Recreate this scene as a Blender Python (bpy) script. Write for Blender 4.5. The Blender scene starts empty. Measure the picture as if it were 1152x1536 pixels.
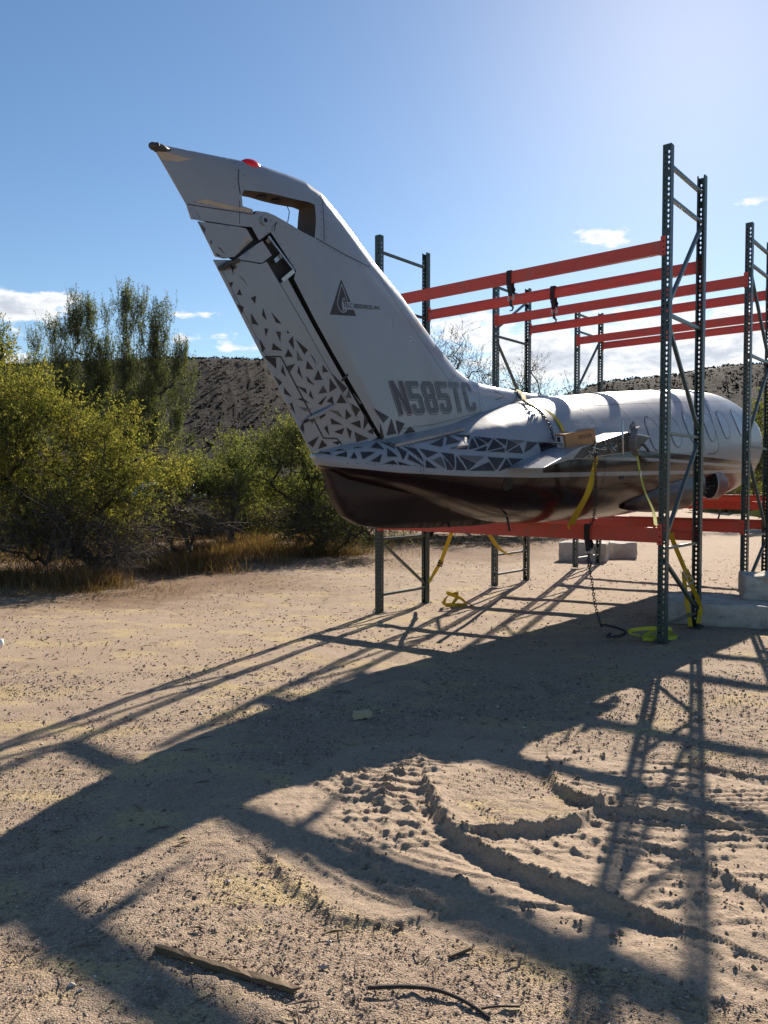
import bpy, bmesh, math, random, sys
import numpy as np
from mathutils import Vector, Matrix, geometry
sc = bpy.context.scene
COL = sc.collection
R = math.radians
rng = np.random.default_rng(7)
random.seed(7)

# ------------------------------------------------------------------ camera, sky, sun, exposure
CAM_H = 1.55
cam = bpy.data.objects.new('camera', bpy.data.cameras.new('camera'))
COL.objects.link(cam)
cam.location = (0, 0, CAM_H)
cam.rotation_euler = (R(90) - math.atan(41 / 1154), 0, 0)
cam.data.sensor_fit = 'VERTICAL'
cam.data.sensor_height = 24
cam.data.lens = 18.03
cam.data.clip_start = 0.05
cam.data.clip_end = 3000
sc.camera = cam
SUN_AZ = R(22.0)          # clockwise from +Y
SUN_EL = R(30.3)
sc.view_settings.view_transform = 'Standard'
sc.view_settings.look = 'None'
sc.view_settings.exposure = 1.1
sc.view_settings.gamma = 1.0
sun = bpy.data.objects.new('sun', bpy.data.lights.new('sun', 'SUN'))
COL.objects.link(sun)
sun.data.energy = 5.0
sun.data.angle = R(0.5)
sun.data.color = (1.0, 0.89, 0.76)
sd = Vector((math.sin(SUN_AZ) * math.cos(SUN_EL), math.cos(SUN_AZ) * math.cos(SUN_EL), math.sin(SUN_EL)))
sun.rotation_euler = sd.to_track_quat('Z', 'Y').to_euler()
sun.location = (20, 50, 35)


class NT:
    """small helper around a node tree"""
    def __init__(s, tree):
        s.t = tree; s.n = tree.nodes; s.l = tree.links
    def new(s, typ, **kw):
        n = s.n.new(typ)
        for k, v in kw.items():
            setattr(n, k, v)
        return n
    def put(s, sock, v):
        if hasattr(v, 'is_linked') or isinstance(v, bpy.types.NodeSocket):
            s.l.new(v, sock)
        elif isinstance(v, (tuple, list)) and sock.type == 'RGBA' and len(v) == 3:
            sock.default_value = (*v, 1)
        else:
            sock.default_value = v
    def math(s, op, a, b=None, c=None, clamp=False):
        n = s.new('ShaderNodeMath', operation=op, use_clamp=clamp)
        for i, v in enumerate((a, b, c)):
            if v is not None: s.put(n.inputs[i], v)
        return n.outputs[0]
    def step(s, x, a, b):
        n = s.new('ShaderNodeMapRange', interpolation_type='SMOOTHSTEP')
        s.put(n.inputs[0], x); n.inputs[1].default_value = a; n.inputs[2].default_value = b
        return n.outputs[0]
    def mix(s, f, a, b, mode='MIX'):
        n = s.new('ShaderNodeMix', data_type='RGBA', blend_type=mode)
        s.put(n.inputs[0], f); s.put(n.inputs[6], a); s.put(n.inputs[7], b)
        return n.outputs[2]
    def noise(s, vec, scale, detail=4, rough=.55, out=0, dist=0.0):
        n = s.new('ShaderNodeTexNoise')
        if vec is not None: s.l.new(vec, n.inputs['Vector'])
        n.inputs['Scale'].default_value = scale; n.inputs['Detail'].default_value = detail
        n.inputs['Roughness'].default_value = rough; n.inputs['Distortion'].default_value = dist
        return n.outputs[out]
    def ramp(s, f, stops):
        n = s.new('ShaderNodeValToRGB'); s.l.new(f, n.inputs[0])
        e = n.color_ramp.elements
        while len(e) < len(stops): e.new(.5)
        for k, (p, c) in zip(e, stops):
            k.position = p; k.color = (*c, 1) if len(c) == 3 else c
        return n.outputs[0]
    def bump(s, h, strength, dist, nrm=None):
        n = s.new('ShaderNodeBump'); s.l.new(h, n.inputs['Height'])
        n.inputs['Strength'].default_value = strength; n.inputs['Distance'].default_value = dist
        if nrm is not None: s.l.new(nrm, n.inputs['Normal'])
        return n.outputs[0]
    def attr(s, name, out='Fac'):
        n = s.new('ShaderNodeAttribute'); n.attribute_name = name
        return n.outputs[out]
    def coord(s, which='Object'):
        return s.new('ShaderNodeTexCoord').outputs[which]


def build_world():
    w = bpy.data.worlds.new('World'); sc.world = w; w.use_nodes = True
    t = NT(w.node_tree); t.n.clear()
    out = t.new('ShaderNodeOutputWorld'); bg = t.new('ShaderNodeBackground')
    t.l.new(bg.outputs[0], out.inputs[0])
    sky = t.new('ShaderNodeTexSky', sky_type='NISHITA')
    sky.sun_disc = False
    sky.sun_elevation = SUN_EL; sky.sun_rotation = SUN_AZ
    sky.altitude = 300; sky.air_density = 1.0; sky.dust_density = 0.22; sky.ozone_density = 1.6
    STR = 0.059
    bg.inputs[1].default_value = STR
    # clouds live in direction space (azimuth, elevation): a low broken bank all round the horizon and a few lone puffs
    d = t.new('ShaderNodeVectorMath', operation='NORMALIZE'); t.l.new(t.coord('Generated'), d.inputs[0])
    x = t.new('ShaderNodeSeparateXYZ'); t.l.new(d.outputs[0], x.inputs[0])
    az = t.math('ARCTAN2', x.outputs[0], x.outputs[1]); el = t.math('ARCSINE', x.outputs[2])
    cv = t.new('ShaderNodeCombineXYZ'); t.l.new(az, cv.inputs[0]); t.l.new(t.math('MULTIPLY', el, 2.3), cv.inputs[1])
    n1 = t.noise(cv.outputs[0], 26, 9, .62); n2 = t.noise(cv.outputs[0], 3.2, 3, .5); n3 = t.noise(cv.outputs[0], 75, 6, .6)
    def blob(a0, e0, sa, se, amp):
        u = t.math('DIVIDE', t.math('SUBTRACT', az, a0), sa); v = t.math('DIVIDE', t.math('SUBTRACT', el, e0), se)
        q = t.math('ADD', t.math('MULTIPLY', u, u), t.math('MULTIPLY', v, v))
        return t.math('MULTIPLY', t.math('EXPONENT', t.math('MULTIPLY', q, -1.0)), amp)
    tot = None
    for b in CLOUDS:
        k = blob(*b); tot = k if tot is None else t.math('ADD', tot, k)
    bank = t.math('MULTIPLY', t.math('EXPONENT', t.math('MULTIPLY', t.math('POWER', t.math('DIVIDE', el, .15), 2.0), -1.0)), t.step(n2, .40, .62))
    tot = t.math('ADD', tot, t.math('MULTIPLY', bank, .30))
    wav = t.math('ADD', t.math('MULTIPLY', t.math('SUBTRACT', n1, .5), 2.3), t.math('MULTIPLY', t.math('SUBTRACT', n3, .5), .8))
    dens = t.math('ADD', tot, wav)
    m = t.math('MULTIPLY', t.step(dens, .42, .95), t.step(tot, .06, .30))
    core = t.step(dens, .85, 1.7)
    k = 1.0 / STR
    lit = t.mix(core, (1.05 * k * .48, 1.03 * k * .49, 1.0 * k * .51), (.62 * k * .48, .66 * k * .48, .74 * k * .48))
    hs = t.new('ShaderNodeHueSaturation'); hs.inputs['Saturation'].default_value = 1.14; t.l.new(sky.outputs[0], hs.inputs['Color'])
    fin = t.mix(t.math('MULTIPLY', m, .93), hs.outputs[0], lit)
    t.l.new(fin, bg.inputs[0])


def pixdir(px, py):
    """azimuth and elevation of a direction in the sky as seen from the camera's spot"""
    a = (px - 576) / 1154; b = (768 - py) / 1154; p = math.atan(41 / 1154)
    y = math.cos(p) + b * math.sin(p); z = b * math.cos(p) - math.sin(p)
    return math.atan2(a, y), math.atan2(z, math.hypot(a, y))


CLOUDS = []
for px, py, wx, wy, amp in [(35, 462, 80, 19, 1.1), (95, 447, 30, 9, .7), (-60, 440, 90, 26, .8), (290, 472, 36, 7, .75), (268, 511, 20, 7, .75), (345, 523, 40, 8, .5), (20, 497, 25, 7, .5),
                            (15, 550, 60, 24, 1.0), (330, 505, 60, 8, .5), (905, 357, 46, 15, 1.0), (890, 350, 20, 8, .3), (1125, 302, 42, 7, .62), (740, 400, 30, 7, .45), (700, 490, 70, 26, .95), (800, 525, 90, 34, 1.0),
                            (960, 485, 110, 26, .85), (930, 548, 170, 26, 1.05), (1120, 470, 60, 30, .85), (1080, 525, 100, 24, .95), (385, 520, 30, 12, .5), (1010, 440, 40, 14, .45)]:
    a0, e0 = pixdir(px, py)
    CLOUDS.append((a0, e0, wx / 1154 * math.cos(a0) ** 1.0, wy / 1154, amp))
build_world()


# ------------------------------------------------------------------ helpers
def tag(o, label=None, cat=None, group=None, kind=None):
    if label: o['label'] = label
    if cat: o['category'] = cat
    if group: o['group'] = group
    if kind: o['kind'] = kind
    return o


def empty(name, loc=(0, 0, 0), rz=0, label=None, cat=None, group=None):
    o = bpy.data.objects.new(name, None); COL.objects.link(o)
    o.location = loc; o.rotation_euler = (0, 0, rz); o.empty_display_size = .2
    return tag(o, label, cat, group)


def link(name, me, mat=None, parent=None):
    o = bpy.data.objects.new(name, me); COL.objects.link(o)
    if mat is not None and not me.materials:
        for m in (mat if isinstance(mat, (list, tuple)) else [mat]): me.materials.append(m)
    if parent is not None: o.parent = parent
    return o


def npmesh(name, V, Fs, smooth=False, attrs=None, face_attrs=None, mats=None):
    """Fs: list of index arrays, each (n, k) with one k"""
    me = bpy.data.meshes.new(name)
    V = np.asarray(V, dtype=np.float32)
    Fs = [np.asarray(f, dtype=np.int32) for f in Fs if len(f)]
    me.vertices.add(len(V)); me.vertices.foreach_set('co', V.ravel())
    nl = sum(f.size for f in Fs); nf = sum(len(f) for f in Fs)
    me.loops.add(nl); me.polygons.add(nf)
    me.loops.foreach_set('vertex_index', np.concatenate([f.ravel() for f in Fs]))
    tot = np.concatenate([np.full(len(f), f.shape[1], np.int32) for f in Fs])
    st = np.concatenate([[0], np.cumsum(tot)[:-1]]).astype(np.int32)
    me.polygons.foreach_set('loop_start', st)
    try: me.polygons.foreach_set('loop_total', tot)
    except Exception: pass
    me.polygons.foreach_set('use_smooth', np.full(nf, bool(smooth)))
    me.update(calc_edges=True)
    for k, v in (attrs or {}).items():
        a = me.attributes.new(k, 'FLOAT', 'POINT'); a.data.foreach_set('value', np.asarray(v, np.float32))
    for k, v in (face_attrs or {}).items():
        a = me.attributes.new(k, 'FLOAT', 'FACE'); a.data.foreach_set('value', np.asarray(v, np.float32))
    if mats is not None: me.polygons.foreach_set('material_index', np.asarray(mats, np.int32))
    return me


class MB:
    """collects simple solids and builds them as one mesh"""
    def __init__(s): s.v = []; s.f = []
    def add(s, vs, fs):
        o = len(s.v); s.v += [tuple(p) for p in vs]; s.f += [tuple(i + o for i in f) for f in fs]
    def box(s, x0, x1, y0, y1, z0, z1, M=None):
        vs = [Vector((x, y, z)) for z in (z0, z1) for y in (y0, y1) for x in (x0, x1)]
        if M is not None: vs = [M @ p for p in vs]
        s.add(vs, [(0, 2, 3, 1), (4, 5, 7, 6), (0, 1, 5, 4), (2, 6, 7, 3), (0, 4, 6, 2), (1, 3, 7, 5)])
    def tube(s, pts, r, n=8, cap=True):
        pts = [Vector(p) for p in pts]; m = len(pts)
        rr = r if isinstance(r, (list, tuple)) else [r] * m
        base = len(s.v); up = None
        for i, p in enumerate(pts):
            d = (pts[min(i + 1, m - 1)] - pts[max(i - 1, 0)]).normalized()
            if up is None: up = Vector((0, 0, 1)) if abs(d.z) < .9 else Vector((1, 0, 0))
            a = d.cross(up).normalized(); b = a.cross(d).normalized(); up = b
            for k in range(n):
                w = 2 * math.pi * k / n
                s.v.append(tuple(p + rr[i] * (math.cos(w) * a + math.sin(w) * b)))
        for i in range(m - 1):
            for k in range(n):
                q = base + i * n; s.f.append((q + k, q + (k + 1) % n, q + n + (k + 1) % n, q + n + k))
        if cap:
            s.f.append(tuple(base + k for k in range(n))[::-1]); s.f.append(tuple(base + (m - 1) * n + k for k in range(n)))
    def bar(s, a, b, w, h, up=(0, 0, 1)):
        """rectangular bar from a to b"""
        a = Vector(a); b = Vector(b); d = (b - a).normalized(); up = Vector(up)
        x = d.cross(up)
        if x.length < 1e-3: x = d.cross(Vector((1, 0, 0)))
        x.normalize(); y = x.cross(d)
        vs = [p + sx * w / 2 * x + sy * h / 2 * y for p in (a, b) for sx, sy in ((-1, -1), (1, -1), (1, 1), (-1, 1))]
        s.add(vs, [(3, 2, 1, 0), (4, 5, 6, 7), (0, 1, 5, 4), (1, 2, 6, 5), (2, 3, 7, 6), (3, 0, 4, 7)])
    def prism(s, poly, a, b, axis):
        """2-D polygon extruded between a and b; axis maps (u, v, w) to a point"""
        n = len(poly)
        vs = [axis(u, v, a) for u, v in poly] + [axis(u, v, b) for u, v in poly]
        s.add(vs, [tuple(range(n))[::-1], tuple(range(n, 2 * n))] + [(i, (i + 1) % n, n + (i + 1) % n, n + i) for i in range(n)])
    def ribbon(s, pts, side, w, th=.004):
        """flat strap along pts; side is the width direction (one vector or one per point)"""
        pts = [Vector(p) for p in pts]; m = len(pts); base = len(s.v)
        for i, p in enumerate(pts):
            d = (pts[min(i + 1, m - 1)] - pts[max(i - 1, 0)]).normalized()
            x = Vector(side[i] if isinstance(side[0], (tuple, list, Vector)) else side)
            x = (x - d * x.dot(d)).normalized(); nrm = d.cross(x)
            for a, b in ((-1, -1), (1, -1), (1, 1), (-1, 1)):
                s.v.append(tuple(p + x * a * w / 2 + nrm * b * th / 2))
        for i in range(m - 1):
            q = base + 4 * i
            for k in range(4): s.f.append((q + k, q + (k + 1) % 4, q + 4 + (k + 1) % 4, q + 4 + k))
        s.f.append((base + 3, base + 2, base + 1, base)); q = base + 4 * (m - 1); s.f.append((q, q + 1, q + 2, q + 3))
    def mesh(s, name, smooth=False):
        me = bpy.data.meshes.new(name); me.from_pydata(s.v, [], s.f)
        if smooth: me.polygons.foreach_set('use_smooth', [True] * len(me.polygons))
        me.update(); return me
    def build(s, name, mat, parent=None, smooth=False, bevel=0):
        o = link(name, s.mesh(name, smooth), mat, parent)
        if bevel:
            b = o.modifiers.new('bevel', 'BEVEL'); b.width = bevel; b.segments = 2; b.limit_method = 'ANGLE'
        return o


def smooth_path(pts, n=6):
    """Catmull-Rom through pts"""
    P = [Vector(p) for p in pts]; P = [2 * P[0] - P[1]] + P + [2 * P[-1] - P[-2]]; o = []
    for i in range(1, len(P) - 2):
        for k in range(n):
            t = k / n; a, b, c, d = P[i - 1:i + 3]
            o.append(.5 * ((2 * b) + (c - a) * t + (2 * a - 5 * b + 4 * c - d) * t * t + (3 * b - a - 3 * c + d) * t ** 3))
    o.append(P[-2]); return o


# ------------------------------------------------------------------ materials
def new_mat(name):
    m = bpy.data.materials.new(name); m.use_nodes = True
    t = NT(m.node_tree); b = t.n['Principled BSDF']
    return m, t, b


def paint(name, col, rough=.45, metal=0, var=.12, scale=9, coat=0, dirt=None, dirt_amt=.25, bump=0, spec=None, chips=None):
    m, t, b = new_mat(name)
    v = t.coord('Object')
    n = t.noise(v, scale, 5, .6)
    lo = tuple(c * (1 - var) for c in col); hi = tuple(min(1, c * (1 + var)) for c in col)
    c = t.mix(n, lo, hi)
    if dirt:
        n2 = t.noise(v, scale * .6, 8, .7)
        c = t.mix(t.math('MULTIPLY', t.step(n2, .5, .72), dirt_amt), c, dirt)
    t.l.new(c, b.inputs['Base Color'])
    n3 = t.noise(v, scale * 3, 4, .6)
    t.l.new(t.math('ADD', t.math('MULTIPLY', n3, .2), rough - .1), b.inputs['Roughness'])
    b.inputs['Metallic'].default_value = metal
    if chips:
        k = t.step(t.noise(v, 45, 6, .75), .60, .66); k2 = t.step(t.noise(v, 7, 3, .6), .48, .62)
        c2 = t.mix(t.math('MULTIPLY', t.math('MULTIPLY', k, k2), .8), c, chips); t.l.new(c2, b.inputs['Base Color'])
    if coat: b.inputs['Coat Weight'].default_value = coat; b.inputs['Coat Roughness'].default_value = .06
    if spec is not None: b.inputs['Specular IOR Level'].default_value = spec
    if bump: t.l.new(t.bump(t.noise(v, scale * 6, 5, .6), bump, .01), b.inputs['Normal'])
    return m


M = {}
M['post'] = paint('post_green_enamel', (.030, .052, .048), .42, var=.25, scale=14, dirt=(.12, .11, .09), dirt_amt=.35, chips=(.14, .09, .06))
M['beam'] = paint('beam_red_enamel', (.56, .062, .034), .42, var=.18, scale=8, dirt=(.26, .13, .09), dirt_amt=.5, chips=(.16, .13, .12))
M['brace'] = paint('brace_galvanised_green', (.075, .10, .095), .38, metal=.2, var=.2, scale=20)
M['steel'] = paint('bare_steel', (.42, .42, .42), .35, metal=.9, var=.2, scale=30)
M['darksteel'] = paint('dark_steel', (.05, .045, .045), .45, metal=.6, var=.3, scale=40)
M['yellow'] = paint('yellow_webbing', (.52, .37, .015), .75, var=.18, scale=30, dirt=(.2, .17, .08), dirt_amt=.4)
M['lime'] = paint('lime_webbing', (.42, .42, .03), .75, var=.18, scale=30, dirt=(.2, .17, .08), dirt_amt=.4)
M['black'] = paint('black_webbing', (.018, .018, .022), .8, var=.2, scale=30)
M['card'] = paint('cardboard', (.36, .20, .095), .85, var=.08, scale=12)
M['label'] = paint('paper_label', (.75, .75, .73), .7, var=.05)
M['ink'] = paint('dark_ink', (.03, .025, .025), .6, var=.1)
M['rubber'] = paint('black_rubber', (.02, .02, .02), .7)
M['wood'] = paint('weathered_wood', (.115, .075, .038), .8, var=.45, scale=18, bump=.4)
M['pine'] = paint('sawn_wood', (.42, .33, .19), .8, var=.15, scale=20, bump=.2)
M['cut'] = paint('torn_metal', (.07, .065, .06), .6, metal=.5, var=.6, scale=25)
M['red_lens'] = paint('red_lens', (.80, .004, .012), .25, var=.05)
M['stain'] = paint('tan_sealant', (.42, .33, .24), .8, var=.25, scale=14)


def white_paint():
    m, t, b = new_mat('aircraft_white_paint')
    v = t.coord('Object')
    n = t.noise(v, 3, 6, .65); st = t.new('ShaderNodeMapping'); t.l.new(v, st.inputs[0]); st.inputs['Scale'].default_value = (6, 6, 1.2)
    n2 = t.noise(st.outputs[0], 3, 7, .7)
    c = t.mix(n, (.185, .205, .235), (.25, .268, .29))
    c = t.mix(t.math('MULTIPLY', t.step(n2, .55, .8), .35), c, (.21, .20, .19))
    t.l.new(c, b.inputs['Base Color'])
    t.l.new(t.math('ADD', t.math('MULTIPLY', n2, .22), .2), b.inputs['Roughness'])
    b.inputs['Coat Weight'].default_value = .4; b.inputs['Coat Roughness'].default_value = .12
    t.l.new(t.bump(t.noise(v, 2.2, 3, .5), .10, .05), b.inputs['Normal'])
    return m


def maroon(name, rough=.16, col=(.020, .008, .009)):
    m, t, b = new_mat(name)
    v = t.coord('Object'); n = t.noise(v, 5, 7, .65)
    t.l.new(t.mix(n, tuple(c * .7 for c in col), tuple(c * 1.35 for c in col)), b.inputs['Base Color'])
    t.l.new(t.math('ADD', t.math('MULTIPLY', n, .25), rough - .05), b.inputs['Roughness'])
    b.inputs['Coat Weight'].default_value = .12; b.inputs['Coat Roughness'].default_value = rough * .4; b.inputs['Specular IOR Level'].default_value = .3
    t.l.new(t.bump(t.noise(v, 2.0, 3, .5), .08, .05), b.inputs['Normal'])
    return m


M['white'] = white_paint()
M['maroon'] = maroon('aircraft_maroon_paint')
M['maroon_matte'] = maroon('aircraft_maroon_faded', .42, (.018, .0085, .0095))
M['vinyl'] = paint('dark_vinyl', (.040, .030, .032), .35, var=.3, scale=20)
M['seam'] = paint('panel_gap', (.02, .02, .022), .7)
M['primer'] = paint('brown_primer', (.05, .037, .031), .7, var=.4, scale=9)
M['dark'] = paint('dark_interior', (.012, .012, .014), .7, var=.4)


def fuselage_mat():
    m, t, b = new_mat('fuselage_livery')
    v = t.coord('Object'); x = t.new('ShaderNodeSeparateXYZ'); t.l.new(v, x.inputs[0]); s = x.outputs[0]
    ql, qu, qt = t.attr('q_low'), t.attr('q_up'), t.attr('q_top')
    e = .003
    above_low = t.step(ql, -e, e)
    stripe_l = t.math('MULTIPLY', t.step(ql, -.023 - e, -.023 + e), t.math('SUBTRACT', 1.0, t.step(ql, .023 - e, .023 + e)))
    stripe_u = t.math('MULTIPLY', t.step(qu, -.019 - e, -.019 + e), t.math('SUBTRACT', 1.0, t.step(qu, .019 - e, .019 + e)))
    top = t.step(qt, -e, e)
    aft = t.math('MULTIPLY', above_low, t.math('SUBTRACT', 1.0, t.step(s, -.86, -.85)))
    w = t.math('MAXIMUM', t.math('MAXIMUM', stripe_l, t.math('MULTIPLY', stripe_u, above_low)), t.math('MAXIMUM', top, aft))
    n = t.noise(v, 3, 6, .65)
    st = t.new('ShaderNodeMapping'); t.l.new(v, st.inputs[0]); st.inputs['Scale'].default_value = (7, 1.5, 1.5)
    n2 = t.noise(st.outputs[0], 3, 7, .7)
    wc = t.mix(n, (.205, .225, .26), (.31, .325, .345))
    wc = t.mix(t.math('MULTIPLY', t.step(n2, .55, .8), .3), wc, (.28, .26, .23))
    mc = t.mix(n, (.011, .006, .007), (.025, .010, .0105))
    # dusty film on the upper surfaces
    t.l.new(t.mix(w, mc, wc), b.inputs['Base Color'])
    t.l.new(t.math('ADD', t.math('MULTIPLY', n2, .16), t.math('ADD', .12, t.math('MULTIPLY', w, .16))), b.inputs['Roughness'])
    b.inputs['Coat Weight'].default_value = .06; b.inputs['Coat Roughness'].default_value = .08
    b.inputs['Specular IOR Level'].default_value = .2
    t.l.new(t.bump(t.noise(v, 1.9, 3, .5), .10, .06), b.inputs['Normal'])
    return m


M['fuselage'] = fuselage_mat()


def fade_mat():
    m, t, b = new_mat('faded_lettering_vinyl')
    f = t.attr('fade'); n = t.noise(t.coord('Object'), 14, 6, .7)
    g = t.math('ADD', f, t.math('MULTIPLY', t.math('SUBTRACT', n, .5), .25))
    t.l.new(t.ramp(g, [(0, (.035, .022, .032)), (.16, (.05, .035, .05)), (.24, (.055, .062, .075)), (.7, (.085, .092, .108)), (.88, (.16, .17, .19)), (1, (.12, .12, .135))]), b.inputs['Base Color'])
    b.inputs['Roughness'].default_value = .4
    return m


M['fade'] = fade_mat()


def concrete():
    m, t, b = new_mat('weathered_concrete')
    v = t.coord('Object'); n = t.noise(v, 5, 9, .7); n2 = t.noise(v, 1.3, 5, .6)
    c = t.ramp(n, [(.28, (.20, .175, .145)), (.44, (.47, .43, .37)), (.66, (.64, .60, .53))])
    c = t.mix(t.math('MULTIPLY', t.step(n2, .5, .75), .6), c, (.22, .18, .13))
    t.l.new(c, b.inputs['Base Color']); b.inputs['Roughness'].default_value = .95
    t.l.new(t.bump(t.noise(v, 11, 9, .75), .9, .05), b.inputs['Normal'])
    return m


M['concrete'] = concrete()


def leaf_mat(name, cols, trans=.45):
    m, t, b = new_mat(name)
    t.n.remove(b); out = t.n['Material Output']
    c = t.ramp(t.attr('tint'), [(i / (len(cols) - 1), k) for i, k in enumerate(cols)])
    d = t.new('ShaderNodeBsdfDiffuse'); tr = t.new('ShaderNodeBsdfTranslucent'); mx = t.new('ShaderNodeMixShader')
    t.l.new(c, d.inputs[0]); t.l.new(t.mix(1.0, c, (1.0, 1.0, .55), 'MULTIPLY'), tr.inputs[0])
    mx.inputs[0].default_value = trans
    t.l.new(d.outputs[0], mx.inputs[1]); t.l.new(tr.outputs[0], mx.inputs[2]); t.l.new(mx.outputs[0], out.inputs[0])
    return m


M['leaf_mesquite'] = leaf_mat('mesquite_leaf', [(.055, .07, .022), (.14, .155, .042), (.26, .26, .065), (.38, .32, .09)], .55)
M['leaf_green'] = leaf_mat('green_leaf', [(.05, .066, .031), (.115, .138, .054), (.195, .215, .078), (.27, .26, .09)], .55)
M['leaf_dark'] = leaf_mat('dark_needle', [(.07, .09, .045), (.13, .155, .075), (.21, .225, .105)], .55)
M['leaf_dry'] = leaf_mat('dry_leaf', [(.09, .07, .04), (.14, .11, .05), (.13, .14, .05)], .4)
M['straw'] = leaf_mat('dry_grass_blade', [(.085, .048, .026), (.165, .095, .045), (.33, .235, .12), (.11, .066, .038)], .3)
M['bark'] = paint('bark', (.075, .058, .045), .9, var=.4, scale=12, bump=.5)
M['bark_grey'] = paint('grey_bark', (.075, .062, .052), .9, var=.4, scale=12, bump=.4)

# survey tables: side elevation of the aircraft (metres ahead of the first rack, height) and plan of the wheel tracks
RUDDER_TRI = [((-3.825,2.681),(-3.797,2.677),(-3.814,2.628)),((-3.727,2.669),(-3.688,2.671),(-3.687,2.609)),((-3.63,2.692),(-3.608,2.675),(-3.629,2.672)),((-3.863,2.597),(-3.814,2.539),(-3.837,2.513)),((-3.745,2.582),(-3.669,2.541),(-3.752,2.538)),((-3.578,2.653),(-3.61,2.614),(-3.563,2.568)),((-3.612,2.554),(-3.571,2.509),(-3.635,2.499)),((-3.533,2.552),(-3.477,2.489),(-3.522,2.486)),((-3.542,2.63),(-3.439,2.573),(-3.466,2.542)),((-3.41,2.547),(-3.366,2.513),(-3.347,2.473)),((-3.432,2.488),(-3.375,2.434),(-3.438,2.433)),((-3.283,2.473),(-3.229,2.43),(-3.279,2.422)),((-3.807,2.473),(-3.72,2.478),(-3.712,2.41)),((-3.653,2.433),(-3.62,2.358),(-3.662,2.387)),((-3.616,2.43),(-3.548,2.454),(-3.59,2.389)),((-3.509,2.441),(-3.515,2.399),(-3.471,2.357)),((-3.326,2.428),(-3.284,2.365),(-3.354,2.357)),((-3.43,2.374),(-3.355,2.317),(-3.415,2.336)),((-3.722,2.348),(-3.652,2.311),(-3.673,2.287)),((-3.625,2.271),(-3.559,2.214),(-3.619,2.23)),((-3.507,2.293),(-3.433,2.282),(-3.421,2.246)),((-3.386,2.27),(-3.355,2.209),(-3.396,2.232)),((-3.267,2.317),(-3.23,2.27),(-3.306,2.257)),((-3.207,2.376),(-3.138,2.317),(-3.2,2.28)),((-3.183,2.412),(-3.039,2.323),(-3.069,2.29)),((-3.231,2.242),(-3.304,2.181),(-3.272,2.174)),((-3.176,2.244),(-3.159,2.191),(-3.221,2.201)),((-3.088,2.265),(-3.032,2.203),(-3.122,2.199)),((-3.014,2.306),(-2.981,2.244),(-3.034,2.249)),((-2.97,2.285),(-2.871,2.217),(-2.896,2.204)),((-3.499,2.198),(-3.455,2.21),(-3.391,2.175)),((-3.482,2.142),(-3.368,2.134),(-3.423,2.114)),((-3.571,2.151),(-3.549,2.167),(-3.513,2.088)),((-3.288,2.123),(-3.226,2.095),(-3.277,2.063)),((-3.195,2.137),(-3.105,2.132),(-3.059,2.083)),((-3.03,2.15),(-2.972,2.104),(-3.023,2.074)),((-2.978,2.2),(-2.888,2.16),(-2.926,2.107)),((-3.389,2.064),(-3.332,2.088),(-3.346,2.024)),((-3.172,2.071),(-3.062,2.031),(-3.159,2.028)),((-2.833,2.124),(-2.792,2.064),(-2.834,2.005)),((-2.964,2.044),(-2.88,2.071),(-2.868,2.013)),((-3.458,1.983),(-3.435,2.029),(-3.415,1.932)),((-3.23,1.992),(-3.205,2.015),(-3.179,1.942)),((-3.126,1.97),(-3.038,2.001),(-3.055,1.953)),((-3.011,2.008),(-2.959,1.983),(-2.97,1.926)),((-2.79,1.987),(-2.726,2.022),(-2.738,1.968)),((-2.919,1.973),(-2.789,1.93),(-2.898,1.9)),((-3.377,1.873),(-3.281,1.925),(-3.328,1.846)),((-3.246,1.899),(-3.195,1.857),(-3.271,1.833)),((-3.14,1.887),(-3.059,1.899),(-3.092,1.87)),((-4.126,3.059),(-4.108,3.057),(-4.102,3.013)),((-4.056,3.012),(-4.021,2.991),(-3.985,2.958)),((-4.133,2.948),(-4.103,2.958),(-4.114,2.924)),((-4.049,2.918),(-4.03,2.883),(-4.066,2.88)),((-3.952,2.875),(-3.915,2.894),(-3.918,2.843)),((-4.06,2.813),(-4.011,2.802),(-4.023,2.758)),((-3.946,2.766),(-3.886,2.699),(-3.934,2.7)),((-3.848,2.818),(-3.814,2.742),(-3.851,2.769)),((-3.772,2.797),(-3.689,2.735),(-3.73,2.737))]
PANEL_TRI = [((-4.382,3.301),(-4.328,3.271),(-4.339,3.231)),((-4.288,3.207),(-4.275,3.191),(-4.287,3.178)),((-4.236,3.169),(-4.213,3.17),(-4.17,3.131)),((-4.247,3.127),(-4.201,3.114),(-4.23,3.108))]
FIN_TRI = [((-2.737,2.175),(-2.554,2.122),(-2.623,2.068)),((-2.517,2.107),(-2.454,1.987),(-2.577,1.968)),((-2.458,2.099),(-2.34,2.077),(-2.42,1.979)),((-2.262,2.057),(-2.187,2.015),(-2.353,1.986)),((-2.663,2.06),(-2.61,1.938),(-2.657,1.95))]
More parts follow.
